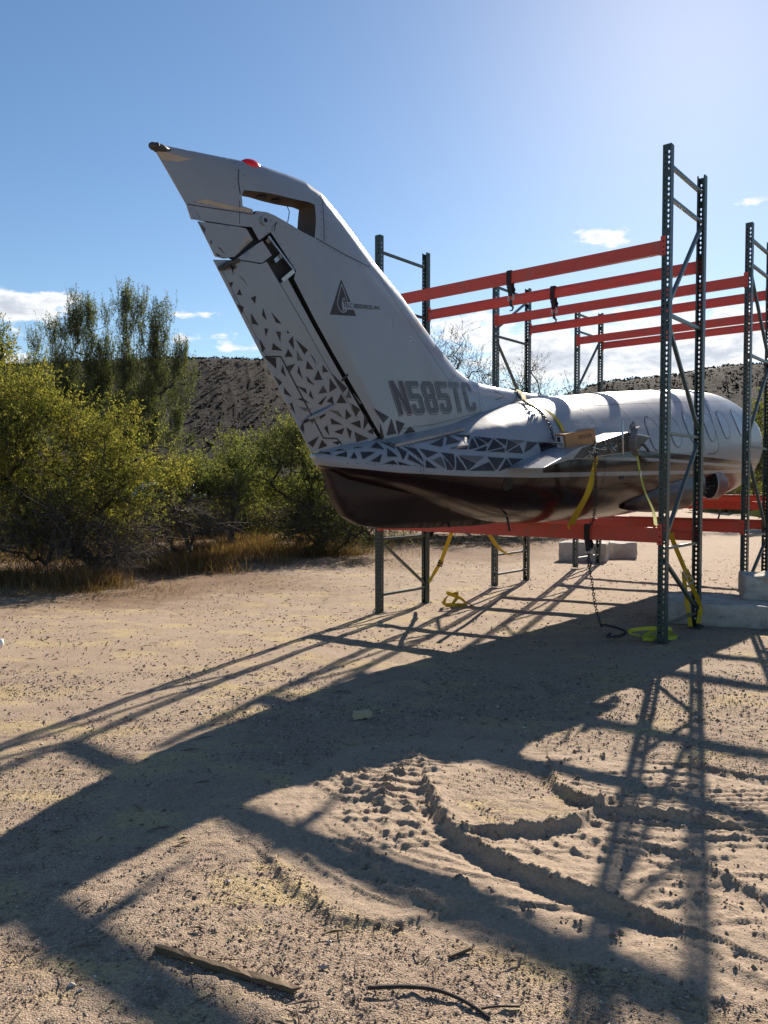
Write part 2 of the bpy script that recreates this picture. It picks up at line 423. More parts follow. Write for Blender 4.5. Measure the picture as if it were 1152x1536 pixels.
BODY_TRI = [((-3.184,1.777),(-3.079,1.811),(-3.1,1.766)),((-3.026,1.808),(-3.023,1.756),(-3.077,1.757)),((-2.973,1.811),(-2.84,1.812),(-2.98,1.751)),((-2.917,1.737),(-2.787,1.8),(-2.838,1.729)),((-2.702,1.85),(-2.653,1.778),(-2.754,1.776)),((-2.847,1.85),(-2.739,1.897),(-2.74,1.836)),((-2.693,1.902),(-2.634,1.894),(-2.633,1.839)),((-2.707,1.749),(-2.675,1.713),(-2.804,1.717)),((-2.666,1.738),(-2.531,1.703),(-2.666,1.713)),((-2.605,1.874),(-2.533,1.82),(-2.616,1.751)),((-2.533,1.87),(-2.417,1.851),(-2.403,1.742)),((-2.382,1.855),(-2.196,1.825),(-2.352,1.775)),((-2.527,1.803),(-2.412,1.701),(-2.56,1.758)),((-2.376,1.76),(-2.277,1.687),(-2.398,1.692)),((-2.304,1.757),(-2.195,1.789),(-2.186,1.685)),((-2.17,1.825),(-2.029,1.816),(-2.085,1.683)),((-2.171,1.788),(-2.09,1.677),(-2.167,1.676)),((-2.552,1.938),(-2.447,1.958),(-2.461,1.916)),((-2.371,1.953),(-2.106,2.018),(-2.198,1.974)),((-2.04,2.024),(-1.905,2.021),(-2.159,1.971)),((-3.166,1.813),(-3.116,1.829),(-3.071,1.821)),((-3.018,1.839),(-2.953,1.853),(-2.914,1.848)),((-3.28,1.796),(-3.209,1.804),(-3.206,1.782)),((-2.222,1.896),(-1.979,1.965),(-2.11,1.876)),((-1.898,1.991),(-1.833,1.933),(-2.052,1.894)),((-1.823,2.001),(-1.648,2.002),(-1.714,1.954)),((-2.032,1.866),(-1.755,1.92),(-1.832,1.861)),((-1.81,1.862),(-1.656,1.98),(-1.69,1.881)),((-1.626,1.994),(-1.567,1.92),(-1.67,1.89)),((-1.75,1.851),(-1.569,1.904),(-1.624,1.851)),((-1.607,1.99),(-1.455,1.977),(-1.545,1.925)),((-1.449,1.973),(-1.381,1.898),(-1.602,1.856)),((-1.424,1.979),(-1.286,1.975),(-1.352,1.91)),((-1.591,1.848),(-1.375,1.89),(-1.394,1.847)),((-1.278,1.972),(-1.165,1.933),(-1.378,1.857)),((-1.255,1.974),(-1.032,1.968),(-1.145,1.938)),((-1.364,1.849),(-1.157,1.926),(-1.143,1.844)),((-1.024,1.965),(-0.856,1.957),(-1.028,1.884),(-1.125,1.851)),((-2.014,1.802),(-1.945,1.673),(-2.068,1.675)),((-1.98,1.806),(-1.804,1.737),(-1.923,1.674)),((-1.957,1.808),(-1.663,1.802),(-1.796,1.745)),((-1.912,1.671),(-1.634,1.755),(-1.577,1.675)),((-1.634,1.8),(-1.421,1.795),(-1.565,1.678)),((-1.399,1.792),(-1.345,1.721),(-1.532,1.669)),((-1.374,1.796),(-1.152,1.794),(-1.331,1.729))]
FIN_OUT = [(-2.621,1.93),(-2.852,2.202),(-3.187,2.576),(-3.398,2.826),(-3.592,3.073),(-3.577,3.134),(-3.811,3.362),(-3.906,3.284),(-3.971,3.361),(-4.065,3.346),(-4.389,3.315),(-4.434,3.309),(-4.475,3.394),(-4.603,3.553),(-4.694,3.655)]
FIN_TE = [(-4.724,3.676),(-4.623,3.528),(-4.377,3.308),(-4.259,3.101),(-4.031,2.757),(-3.723,2.346),(-3.49,2.042),(-3.328,1.804)]
FIN_LE = [(-4.724,3.697),(-4.67,3.715),(-4.362,3.764),(-4.052,3.815),(-3.809,3.844),(-3.581,3.856),(-3.41,3.858),(-3.231,3.819),(-3.082,3.736),(-2.927,3.64),(-2.632,3.437),(-2.24,3.205),(-1.746,2.865),(-1.422,2.668),(-1.193,2.589),(-0.929,2.563),(-0.016,2.558),(0.936,2.596),(1.862,2.668)]
FIN_HOLE = [(-4.058,3.556),(-4.039,3.597),(-3.878,3.625),(-3.608,3.651),(-3.441,3.674),(-3.376,3.672),(-3.377,3.554),(-3.396,3.414),(-3.534,3.429),(-3.711,3.469),(-3.781,3.485),(-3.85,3.492),(-3.939,3.48),(-3.949,3.451),(-3.962,3.452),(-3.966,3.483),(-4.048,3.486)]
ACCESS = [(-3.865,3.295),(-3.818,3.347),(-3.608,3.139),(-3.691,3.049),(-3.794,3.198)]
RUDDER = [(-4.259,3.08),(-4.155,3.1),(-4.073,3.113),(-3.884,3.122),(-3.836,3.149),(-3.714,3.012),(-3.671,3.057),(-3.649,3.062),(-3.393,2.752),(-2.96,2.253),(-2.685,1.944),(-2.755,1.908),(-2.986,1.851),(-3.334,1.799)]
PANEL_UP = [(-4.386,3.306),(-4.069,3.34),(-4.013,3.34),(-3.957,3.276),(-4.1,3.131),(-4.16,3.113),(-4.243,3.107)]
PANEL_MID = [(-4.083,3.119),(-3.933,3.245),(-3.877,3.285),(-3.794,3.202),(-3.876,3.132)]
LOGO_TRI = [(-3.112,3.162),(-3.245,2.864),(-2.942,2.902)]
SCARPS = [(0.05,[(0.23,3.85),(0.25,3.62),(0.28,3.42),(0.35,3.24),(0.45,3.1),(0.56,2.98),(0.69,2.87),(0.82,2.77),(0.92,2.69)]),(0.045,[(0.47,3.32),(0.6,3.36),(0.76,3.4),(0.89,3.45),(1.01,3.56)]),(0.045,[(0.89,3.99),(0.87,3.83),(0.92,3.69),(1.02,3.59),(1.16,3.52),(1.36,3.45)]),(0.035,[(1.08,3.23),(1.19,3.19),(1.25,3.13),(1.29,3.03),(1.35,2.92),(1.43,2.81)]),(0.03,[(1.7,4.18),(1.82,4.15),(1.91,4.08),(2.03,4.01)]),(0.022,[(-0.44,3.07),(-0.35,2.94),(-0.26,2.81),(-0.17,2.7),(-0.07,2.67),(0.06,2.67),(0.18,2.7)]),(0.025,[(-0.1,3.15),(-0.04,3.04),(0.01,2.94),(0.1,2.84)]),(0.018,[(0.13,2.82),(0.19,2.75),(0.25,2.75)]),(0.015,[(0.4,2.57),(0.5,2.51),(0.63,2.42),(0.78,2.34)]),(0.015,[(0.82,2.31),(0.95,2.26)]),(0.015,[(1.12,2.42),(1.19,2.32)])]
FINE = [[(0.02,4.3),(0.2,4.31)],[(0.14,4.23),(0.34,4.2)],[(-0.11,4.0),(0.07,4.04)],[(0.07,4.12),(0.28,4.08)],[(-0.14,3.83),(0.0,3.88)],[(0.04,3.85),(0.22,3.84)],[(-0.13,3.71),(-0.03,3.75)],[(0.06,3.64),(0.2,3.71)],[(-0.16,3.55),(-0.02,3.59),(0.21,3.6)],[(-0.08,3.26),(0.06,3.34)],[(0.08,3.28),(0.24,3.38)],[(-0.33,3.86),(-0.23,3.76)],[(-0.33,4.06),(-0.25,3.94),(-0.19,3.82)],[(-0.27,4.1),(-0.21,3.99),(-0.18,3.9)],[(-0.34,3.93),(-0.29,3.85)],[(-0.16,3.01),(-0.04,3.01)],[(-0.16,4.3),(-0.13,4.19),(-0.1,4.11)],[(-0.32,3.31),(-0.17,3.27)],[(1.07,3.53),(1.19,3.43),(1.36,3.39),(1.57,3.4),(1.72,3.39)],[(0.96,3.43),(1.03,3.35),(1.13,3.3),(1.26,3.26),(1.46,3.27),(1.67,3.29)],[(0.86,3.4),(0.87,3.3),(0.95,3.22),(1.08,3.17)],[(0.73,3.34),(0.73,3.22),(0.79,3.14),(0.9,3.08)],[(0.59,3.35),(0.59,3.24),(0.63,3.14),(0.68,3.07)],[(0.93,3.2),(1.03,3.12),(1.15,3.04)],[(1.22,4.03),(1.35,4.09),(1.52,4.09),(1.67,4.03)],[(1.3,3.92),(1.41,3.98),(1.56,3.95)],[(1.48,3.88),(1.61,3.85),(1.67,3.81)],[(1.38,3.27),(1.51,3.28)],[(1.17,3.06),(1.26,3.07),(1.41,3.1)],[(1.47,3.21),(1.61,3.23)],[(0.96,2.89),(1.08,2.94),(1.15,2.95)],[(1.23,2.9),(1.33,2.93)],[(1.03,2.72),(1.12,2.78),(1.2,2.8)],[(1.11,2.6),(1.19,2.64),(1.27,2.65)],[(1.39,2.96),(1.51,2.96)],[(1.43,3.5),(1.45,3.42),(1.57,3.43)],[(1.6,3.63),(1.58,3.53)],[(1.72,3.55),(1.72,3.43)],[(0.71,4.26),(0.79,4.32)],[(0.75,4.19),(0.91,4.23)],[(0.92,4.18),(1.05,4.25)]]
CLODS = [(0.22,4.39),(0.17,4.28),(0.11,4.18),(0.07,4.08),(0.04,3.97),(0.02,3.86),(0.0,3.75),(-0.01,3.68),(0.01,3.44),(0.29,2.9),(0.4,2.84),(0.52,2.7),(1.14,2.89),(1.17,2.8),(1.26,2.75),(1.28,2.57),(0.69,2.64),(0.78,2.54),(1.03,2.82),(0.99,3.9),(1.28,3.69),(0.31,2.87),(1.39,3.65),(-0.13,4.08),(0.67,4.39),(1.13,4.39),(1.24,4.3),(0.94,2.49)]
SOFT = [(-0.51,3.99),(-0.22,4.5),(0.18,4.68),(0.7,4.62),(1.25,4.39),(1.55,4.18),(2.04,4.03),(2.54,3.99),(1.65,2.26),(1.16,2.26),(0.87,2.32),(0.6,2.46),(0.29,2.61),(-0.08,2.65),(-0.32,2.87),(-0.52,3.37)]
ISLE = [(0.31,3.99),(0.6,4.18),(0.9,4.03),(0.88,3.77),(0.97,3.62),(0.96,3.49),(0.67,3.42),(0.48,3.36),(0.35,3.54)]
SECTIONS = [(-3.30, 1.765, 1.785, 1.735, 0.03, 2, 2), (-3.22, 1.75, 1.82, 1.68, 0.1, 2.0, 2), (-3.0, 1.7, 1.885, 1.585, 0.22, 2.0, 2), (-2.6, 1.67, 1.955, 1.5, 0.36, 1.9, 2), (-2.0, 1.65, 2.06, 1.36, 0.5, 1.75, 2), (-1.72, 1.65, 2.1, 1.3, 0.545, 1.75, 2.05), (-1.5, 1.65, 2.17, 1.26, 0.585, 1.95, 2.1), (-1.25, 1.655, 2.24, 1.215, 0.62, 2.1, 2.1), (-1.0, 1.66, 2.3, 1.18, 0.65, 2.15, 2.1), (-0.5, 1.69, 2.415, 1.14, 0.7, 2.15, 2.1), (0, 1.73, 2.505, 1.125, 0.74, 2.1, 2.1), (0.94, 1.8, 2.62, 1.12, 0.79, 2.05, 2.1), (1.9, 1.88, 2.745, 1.13, 0.83, 2.0, 2.05), (3.5, 2.0, 2.92, 1.2, 0.85, 2, 2), (5, 2.13, 3.06, 1.29, 0.86, 2, 2), (6.45, 2.22, 3.1, 1.375, 0.85, 2, 2)]
PYLON = [(-1.432, 1.698), (-0.743, 1.899), (0.418, 2.112), (1.054, 2.092), (0.714, 1.923), (-0.192, 1.839), (-0.947, 1.78)]
YOKE = (0.357, 2.021)
SLINGS = [(-1.754,), (-1.751,), (-.794,)]
# ------------------------------------------------------------------ ground
def vnoise(x, y, seed=0):
    """smooth value noise on arrays, about -1..1"""
    xi = np.floor(x).astype(np.int64); yi = np.floor(y).astype(np.int64); fx = x - xi; fy = y - yi
    fx = fx * fx * (3 - 2 * fx); fy = fy * fy * (3 - 2 * fy)
    def h(a, b):
        n = (a * 374761393 + b * 668265263 + seed * 982451653) & 0xffffffff
        n = ((n ^ (n >> 13)) * 1274126177) & 0xffffffff
        return ((n ^ (n >> 16)) & 0xffff) / 32767.5 - 1
    a = h(xi, yi); b = h(xi + 1, yi); c = h(xi, yi + 1); d = h(xi + 1, yi + 1)
    return (a + (b - a) * fx) * (1 - fy) + (c + (d - c) * fx) * fy


def fbm(x, y, f, octs=4, seed=0, gain=.5):
    r = 0; a = 1; tot = 0
    for i in range(octs):
        r = r + a * vnoise(x * f + 17.3 * i, y * f - 9.1 * i, seed + i); tot += a; a *= gain; f *= 2.03
    return r / tot


def base_h(x, y):
    x = np.asarray(x, float); y = np.asarray(y, float)
    h = -.11 * np.exp(-((x + .3) ** 2 + (y - 10.2) ** 2) / 9.0) - .03 * np.exp(-((x - 2.0) ** 2 + (y - 12.2) ** 2) / 4.0)
    h = h + .02 * vnoise(x * .5, y * .5, 3) * np.clip((np.hypot(x - 2.5, y - 9.5) - 5) / 4, 0, 1)
    return h


def in_poly(x, y, poly):
    r = np.zeros(x.shape, bool); n = len(poly)
    for i in range(n):
        x0, y0 = poly[i]; x1, y1 = poly[(i + 1) % n]
        if y0 == y1: continue
        r ^= ((y0 > y) != (y1 > y)) & (x < (x1 - x0) * (y - y0) / (y1 - y0) + x0)
    return r


def seg_dist(x, y, pl):
    """distance to a polyline and the side (+1 = left of its direction)"""
    best = np.full(x.shape, 9.0); side = np.ones(x.shape)
    for (ax, ay), (bx, by) in zip(pl, pl[1:]):
        dx, dy = bx - ax, by - ay; L = dx * dx + dy * dy + 1e-9
        t = np.clip(((x - ax) * dx + (y - ay) * dy) / L, 0, 1)
        d = np.hypot(x - ax - t * dx, y - ay - t * dy); k = d < best
        best = np.where(k, d, best); side = np.where(k, np.sign(dx * (y - ay) - dy * (x - ax)), side)
    return best, side


def soft_mask(x, y):
    wob = .12 * fbm(x, y, 3.0, 3, 5)
    m = in_poly(x + wob, y + wob * .7, SOFT)
    return m & ~in_poly(x + wob * .4, y + wob * .3, ISLE)


def track_h(x, y):
    """relief of the wheel tracks: scraped edges, lug marks, thrown clods"""
    h = np.zeros(x.shape); wx = x + .018 * fbm(x, y, 9, 3, 11); wy = y + .018 * fbm(x, y, 9, 3, 12)
    rough = fbm(x, y, 38, 3, 13); lumpy = fbm(x, y, 75, 2, 19)
    sm = soft_mask(x, y).astype(float)
    for q_, (a, pl) in enumerate(SCARPS):
        a *= .85 if q_ < 3 else .62; d, sd_ = seg_dist(wx, wy, pl); k = d < 2.0
        far = a * (.22 * np.exp(-(d / .03) ** 2) + .78 * np.exp(-d / .35)); near = a * np.exp(-(d / .022) ** 2)
        h += np.where(sd_ > 0, far, near) * (1 + (.22 * rough + .18 * lumpy) * np.exp(-d / .05)) * k
        h -= np.where(sd_ < 0, a * .35 * np.exp(-((d - .07) / .05) ** 2), 0)
    for pl in FINE:
        d, sd_ = seg_dist(x + .006 * rough, y + .006 * rough, pl)
        h += np.where(sd_ > 0, .013 * np.exp(-d / .040), .013 * np.exp(-(d / .009) ** 2)) * (1 + .5 * rough + .4 * lumpy)
    # lug marks: ribs either side of the spine of clods
    for i, (cx, cy) in enumerate(CLODS[:9]):
        for sg, L, bend in ((-1, .25 - .006 * i, .03), (1, .20 - .006 * i, -.012)):
            pl = [(cx + sg * L * q, cy + bend * q * (1 + i * .15) + .012 * math.sin(3 * q + i)) for q in (.08, .35, .7, 1)]
            d, sd_ = seg_dist(x + .005 * rough, y + .005 * rough, pl); up = sd_ * sg
            h += np.where(up > 0, .012 * np.exp(-d / .05), .012 * np.exp(-(d / .0085) ** 2)) * (1 + .35 * rough)
    for i in range(9):
        pl = [(-.42 + .05 * i + .03 * q, 4.32 - .075 * i - .16 * q + .05 * q * q) for q in (0, .4, .8, 1.2)]
        d, sd_ = seg_dist(x + .006 * rough, y + .006 * rough, pl); h += np.where(sd_ > 0, .012 * np.exp(-d / .035), .012 * np.exp(-(d / .010) ** 2)) * (1 + .4 * rough)
    for i in range(11):
        rad_ = .62 + .085 * i; a0 = R(20 + 9 * (i % 4)); pl = [(1.62 + rad_ * math.cos(a0 + w), 4.25 + .62 * rad_ * math.sin(a0 + w)) for w in np.linspace(R(205), R(205 + 50 + 13 * (i % 3)), 9)]
        d, sd_ = seg_dist(x + .006 * rough, y + .006 * rough, pl); h += np.where(sd_ > 0, .011 * np.exp(-d / .035), .011 * np.exp(-(d / .010) ** 2)) * (1 + .5 * rough) * sm
    for i in range(10):
        rad_ = .50 + .075 * i; w0 = R(188 + 11 * (i % 4)); pl = [(.66 + rad_ * math.cos(w0 + w), 3.78 + rad_ * math.sin(w0 + w)) for w in np.linspace(0, R(38 + 17 * (i % 3)), 8)]
        d, sd_ = seg_dist(x + .005 * rough, y + .005 * rough, pl); h += np.where(sd_ > 0, .009 * np.exp(-d / .04), .009 * np.exp(-(d / .009) ** 2)) * (1 + .4 * rough) * sm
    for i, (cx, cy) in enumerate(CLODS):
        rad = .020 + .014 * ((i * 37) % 10) / 10; d = np.hypot((x - cx) * (1 + .3 * (i % 3 - 1)), y - cy)
        h += (.009 + .010 * ((i * 53) % 10) / 10) * np.exp(-(d / rad) ** 2) * (1 + 1.1 * fbm(x, y, 60, 3, 14))
    h += sm * (.0035 * fbm(x, y, 13, 3, 23) + .0028 * rough + .0020 * lumpy)
    # a few faint concentric scrub marks
    d1 = np.hypot(x - .75, y - 3.75); d2 = np.hypot(x - 2.0, y - 3.3)
    h += sm * .0035 * np.sin(d1 * 78 + 3 * fbm(x, y, 4, 2, 15)) * np.clip(fbm(x, y, 2.2, 2, 16) + .1, 0, 1)
    h += sm * .003 * np.sin(d2 * 70 + 3 * fbm(x, y, 4, 2, 17)) * np.clip(fbm(x, y, 2.0, 2, 18) + .1, 0, 1)
    return h


def axis_pts(a, b, fine, lo, hi, grow):
    p = list(np.arange(a, b, fine)); st = fine; v = b
    while v < hi: p.append(v); st *= grow; v += st
    p.append(hi); st = fine; v = a - fine; q = []
    while v > lo: q.append(v); st *= grow; v -= st
    q.append(lo); return np.array(q[::-1] + p)


def ground_mat():
    m, t, b = new_mat('desert_ground')
    geo = t.new('ShaderNodeNewGeometry'); v = geo.outputs['Position']
    soft = t.attr('soft'); litter = t.attr('litter'); road = t.attr('road')  # the litter mask also carries painted tree shade
    big = t.noise(v, .55, 5, .6); mid = t.noise(v, 3.5, 6, .65); fine = t.noise(v, 70, 6, .75); grit = t.noise(v, 240, 3, .75)
    vor = t.new('ShaderNodeTexVoronoi'); vor.inputs['Scale'].default_value = 150; t.l.new(v, vor.inputs['Vector'])
    gravel = t.ramp(t.math('ADD', t.math('MULTIPLY', fine, .45), t.math('MULTIPLY', grit, .55)), [(.34, (0.108, 0.077, 0.057)), (.46, (0.262, 0.193, 0.136)), (.56, (0.411, 0.317, 0.230)), (.68, (0.576, 0.484, 0.384))])
    gravel = t.mix(t.math('MULTIPLY', t.step(mid, .42, .66), .35), gravel, (0.230, 0.165, 0.118))
    sand = t.ramp(t.math('ADD', t.math('MULTIPLY', fine, .6), t.math('MULTIPLY', grit, .4)), [(.34, (0.206, 0.148, 0.103)), (.5, (0.329, 0.249, 0.177)), (.66, (0.453, 0.359, 0.268))])
    c = t.mix(soft, gravel, sand)
    st = t.new('ShaderNodeMapping'); t.l.new(v, st.inputs[0]); st.inputs['Scale'].default_value = (1, 1.8, 1)
    straw = t.step(t.noise(st.outputs[0], 1.3, 6, .7), .49, .63)
    c = t.mix(t.math('MULTIPLY', t.math('MULTIPLY', straw, t.math('SUBTRACT', 1.0, soft)), t.math('MULTIPLY', t.step(fine, .36, .58), .85)), c, (0.462, 0.359, 0.172))
    lit2 = t.ramp(t.noise(v, 24, 6, .75), [(.3, (0.061, 0.041, 0.027)), (.5, (0.151, 0.092, 0.055)), (.68, (0.292, 0.165, 0.079))])
    c = t.mix(t.math('MULTIPLY', litter, t.step(t.math('ADD', t.math('MULTIPLY', t.noise(v, 5, 6, .7), .7), t.math('MULTIPLY', litter, .3)), .36, .56)), c, lit2)  # dark litter, with the trees' shade painted into the same tint
    c = t.mix(t.math('MULTIPLY', road, .7), c, (0.370, 0.280, 0.205))
    c = t.mix(t.math('MULTIPLY', t.step(big, .5, .7), .18), c, (0.194, 0.132, 0.094))
    t.l.new(c, b.inputs['Base Color']); b.inputs['Roughness'].default_value = .95; b.inputs['Specular IOR Level'].default_value = .2
    h = t.math('ADD', t.math('MULTIPLY', t.math('SUBTRACT', 1.0, vor.outputs['Distance']), t.math('SUBTRACT', .8, t.math('MULTIPLY', soft, .45))), t.math('MULTIPLY', fine, t.math('SUBTRACT', 1.2, t.math('MULTIPLY', soft, .3))))
    t.l.new(t.bump(h, .75, .009), b.inputs['Normal'])
    return m


def litter_shade_f(x, y):
    """leaf litter and dry grass gathers under the brush on the left and behind, with tree shade painted in behind"""
    d = np.minimum(np.hypot((x + 4.7) / 3.6, (y - 13.2) / 3.2), np.hypot((x + 2.8) / 4.2, (y - 18.5) / 4.6))
    d = np.minimum(np.minimum(d, np.hypot((x - 1.0) / 5.5, (y - 20.5) / 5.5)), np.hypot((x + 12) / 14, (y - 27) / 10))
    return np.clip(1.5 - d + .5 * fbm(x, y, .9, 4, 22), 0, 1)


def build_ground():
    xs = axis_pts(-.75, 2.35, .0085, -900, 900, 1.03); ys = axis_pts(2.15, 4.75, .0085, -900, 1100, 1.03)
    X, Y = np.meshgrid(xs, ys); Z = base_h(X, Y)
    near = np.clip(1.4 - np.hypot(X - .5, Y - 4) / 26, 0, 1)
    Z += near * (.012 * fbm(X, Y, 1.7, 4, 31) + .007 * fbm(X, Y, 11, 3, 32))
    k = (X > -2.4) & (X < 3.2) & (Y > 1.7) & (Y < 5.4)
    ix = np.where(k.any(0))[0]; iy = np.where(k.any(1))[0]; sl = np.s_[iy[0]:iy[-1] + 1, ix[0]:ix[-1] + 1]
    sub = soft_mask(X[sl], Y[sl]).astype(float)
    grav = .006 * fbm(X[sl], Y[sl], 34, 2, 33)
    Z[sl] += track_h(X[sl], Y[sl]) + grav * (1 - .85 * sub)
    soft = np.zeros(X.shape); s = sub.copy()
    for _ in range(16):
        s[1:-1, 1:-1] = (s[1:-1, 1:-1] * 2 + s[:-2, 1:-1] + s[2:, 1:-1] + s[1:-1, :-2] + s[1:-1, 2:]) / 6
    soft[sl] = s
    road = np.clip(1 - np.abs(X - (3.2 + .42 * (Y - 8))) / 4, 0, 1) * np.clip((Y - 9) / 4, 0, 1)
    ny, nx = X.shape; I = np.arange(ny * nx).reshape(ny, nx)
    F = np.stack([I[:-1, :-1], I[:-1, 1:], I[1:, 1:], I[1:, :-1]], -1).reshape(-1, 4)
    me = npmesh('ground', np.stack([X, Y, Z], -1).reshape(-1, 3), [F], True, dict(soft=soft.ravel(), litter=litter_shade_f(X, Y).ravel(), road=np.clip(road * 2, 0, 1).ravel()))
    return tag(link('ground', me, ground_mat()), kind='structure')


ground = build_ground()


def gz(x, y): return float(base_h(x, y))


def stones(name, n, place, size, mat, seed, flat=.65):
    """many loose stones, eight irregular faces each, in one mesh"""
    r = np.random.default_rng(seed); x, y = place(r, n); n = len(x); s = size(r, n, x, y)
    z = base_h(x, y)
    z = z + np.where((x > -2.3) & (x < 3.1) & (y > 1.75) & (y < 5.3), track_h(x, y), 0)
    o = np.array([(1, 0, 0), (0, 1, 0), (-1, 0, 0), (0, -1, 0), (0, 0, 1), (0, 0, -1)], float)
    P = o[None] * (1 + .45 * r.uniform(-1, 1, (n, 6, 1))) + .22 * r.uniform(-1, 1, (n, 6, 3))
    a = r.uniform(0, 6.283, n); c, sn = np.cos(a)[:, None], np.sin(a)[:, None]
    px = P[..., 0] * c - P[..., 1] * sn; py = (P[..., 0] * sn + P[..., 1] * c) * r.uniform(.6, 1, (n, 1)); pz = P[..., 2] * flat
    V = np.stack([px * s[:, None] + x[:, None], py * s[:, None] + y[:, None], pz * s[:, None] + (z + s * .25)[:, None]], -1).reshape(-1, 3)
    f = np.array([(0, 1, 4), (1, 2, 4), (2, 3, 4), (3, 0, 4), (1, 0, 5), (2, 1, 5), (3, 2, 5), (0, 3, 5)])
    F = (f[None] + 6 * np.arange(n)[:, None, None]).reshape(-1, 3)
    me = npmesh(name, V, [F], False, face_attrs=dict(tint=np.repeat(r.random(n), 8)))
    return tag(link(name, me, mat), kind='stuff')


def stone_mat():
    m, t, b = new_mat('gravel_stone')
    n = t.noise(t.coord('Object'), 60, 3, .6)
    c = t.ramp(t.attr('tint'), [(0, (0.086, 0.060, 0.047)), (.3, (0.205, 0.146, 0.109)), (.62, (0.309, 0.229, 0.171)), (.88, (0.395, 0.317, 0.257)), (1, (0.532, 0.460, 0.405))])
    t.l.new(t.mix(t.math('MULTIPLY', n, .4), c, (0.172, 0.127, 0.093)), b.inputs['Base Color']); b.inputs['Roughness'].default_value = .9
    return m


M['stone'] = stone_mat()


def near_place(r, n):
    y = 1.8 + 4.6 * r.random(n) ** 1.5; x = (r.random(n) * 2 - 1) * (.56 * y + .25)
    k = ~soft_mask(x, y) | (r.random(n) < .13)
    return x[k], y[k]


stones('gravel', 105000, near_place, lambda r, n, x, y: (.0016 + .0056 * r.random(n) ** 5) * (.75 + .10 * y), M['stone'], 41)


def mid_place(r, n):
    y = 5 + 11 * r.random(n) ** 1.3; x = (r.random(n) * 2 - 1) * (.60 * y + .5); return x, y


stones('gravel', 36000, mid_place, lambda r, n, x, y: .003 + .012 * r.random(n) ** 6, M['stone'], 42)


def clod_place(r, n):
    x = []; y = []
    for a, pl in SCARPS:
        for (ax, ay), (bx, by) in zip(pl, pl[1:]):
            q = int(60 * math.hypot(bx - ax, by - ay) * a / .03) + 2; t = r.random(q)
            x.append(ax + (bx - ax) * t + r.normal(0, .022, q)); y.append(ay + (by - ay) * t - .015 + r.normal(0, .022, q))
    for cx, cy in CLODS: x.append(cx + r.normal(0, .016, 7)); y.append(cy + r.normal(0, .016, 7))
    x.append(r.uniform(-.6, 2.1, 260)); y.append(r.uniform(2.3, 4.6, 260))
    return np.concatenate(x), np.concatenate(y)


stones('dirt_clods', 0, clod_place, lambda r, n, x, y: .0025 + .011 * r.random(n) ** 2.4, paint('dirt_clod', (.19, .148, .105), .95, var=.3, scale=40, bump=.5), 43, .8)


def pale_place(r, n):
    y = 1.9 + 8 * r.random(n) ** 1.4; x = (r.random(n) * 2 - 1) * (.58 * y + .2); k = ~soft_mask(x, y) | (r.random(n) < .15); return x[k], y[k]


def pale_stone():
    m, t, b = new_mat('pale_stone'); t.l.new(t.ramp(t.attr('tint'), [(0, (.22, .17, .14)), (.5, (.36, .30, .25)), (1, (.50, .46, .41))]), b.inputs['Base Color']); b.inputs['Roughness'].default_value = .85; return m


stones('pale_stones', 900, pale_place, lambda r, n, x, y: .005 + .012 * r.random(n) ** 3, pale_stone(), 45, .55)


def debris_twigs():
    """fallen twigs and chaff on the open ground"""
    r = np.random.default_rng(44); n = 1500
    y = 2.0 + 13 * r.random(n) ** 1.1; x = (r.random(n) * 2 - 1) * (.58 * y + .3)
    k = ~soft_mask(x, y); x, y = x[k], y[k]; n = len(x)
    L = (.012 + .05 * r.random(n) ** 3) * (.7 + .08 * y); w = .0012 + .0022 * r.random(n); a = r.uniform(0, 6.283, n)
    z = base_h(x, y) + .008; dx, dy = np.cos(a) * L, np.sin(a) * L; nx, ny = -np.sin(a) * w, np.cos(a) * w
    V = np.empty((n, 5, 3)); zz = z + .004 * r.random(n)
    for i, (sx, sy, up) in enumerate([(-1, -1, 0), (1, -1, 0), (1, 1, 0), (-1, 1, 0), (0, 0, 1)]):
        V[:, i, 0] = x + sx * dx + sy * nx; V[:, i, 1] = y + sx * dy + sy * ny; V[:, i, 2] = zz + up * w * 2.5
    f = np.array([(0, 1, 4), (1, 2, 4), (2, 3, 4), (3, 0, 4)]); F = (f[None] + 5 * np.arange(n)[:, None, None]).reshape(-1, 3)
    me = npmesh('twig_litter', V.reshape(-1, 3), [F], False, face_attrs=dict(tint=np.repeat(r.random(n), 4)))
    return tag(link('twig_litter', me, paint('dry_twig', (.12, .085, .058), .9, var=.5, scale=3)), kind='stuff')


debris_twigs()


# ------------------------------------------------------------------ hills
def ridge(px):
    """elevation of the skyline (radians) against the bearing, from the stations surveyed in the photograph"""
    return np.interp(px, RPX, REL)


RPX = []; REL = []
for px, py in [(-2600, 640), (-1400, 600), (-500, 575), (-150, 552), (0, 546), (120, 540), (240, 535), (330, 535), (395, 537), (450, 545), (520, 568), (590, 606), (660, 636), (760, 628), (820, 605), (865, 584), (905, 571), (955, 566), (1000, 562), (1050, 553), (1095, 545), (1152, 543), (1300, 548), (1700, 590), (2600, 640)]:
    a, e = pixdir(px, py) if abs(px) < 2000 else (math.copysign(R(80), px), .05)
    RPX.append(a); REL.append(max(.03, e))
RPX += [R(179)]; RPX = [R(-179)] + RPX; RPX[1] = R(-82); RPX[-2] = R(82); RPX = RPX; REL = [.04] + REL + [.04]


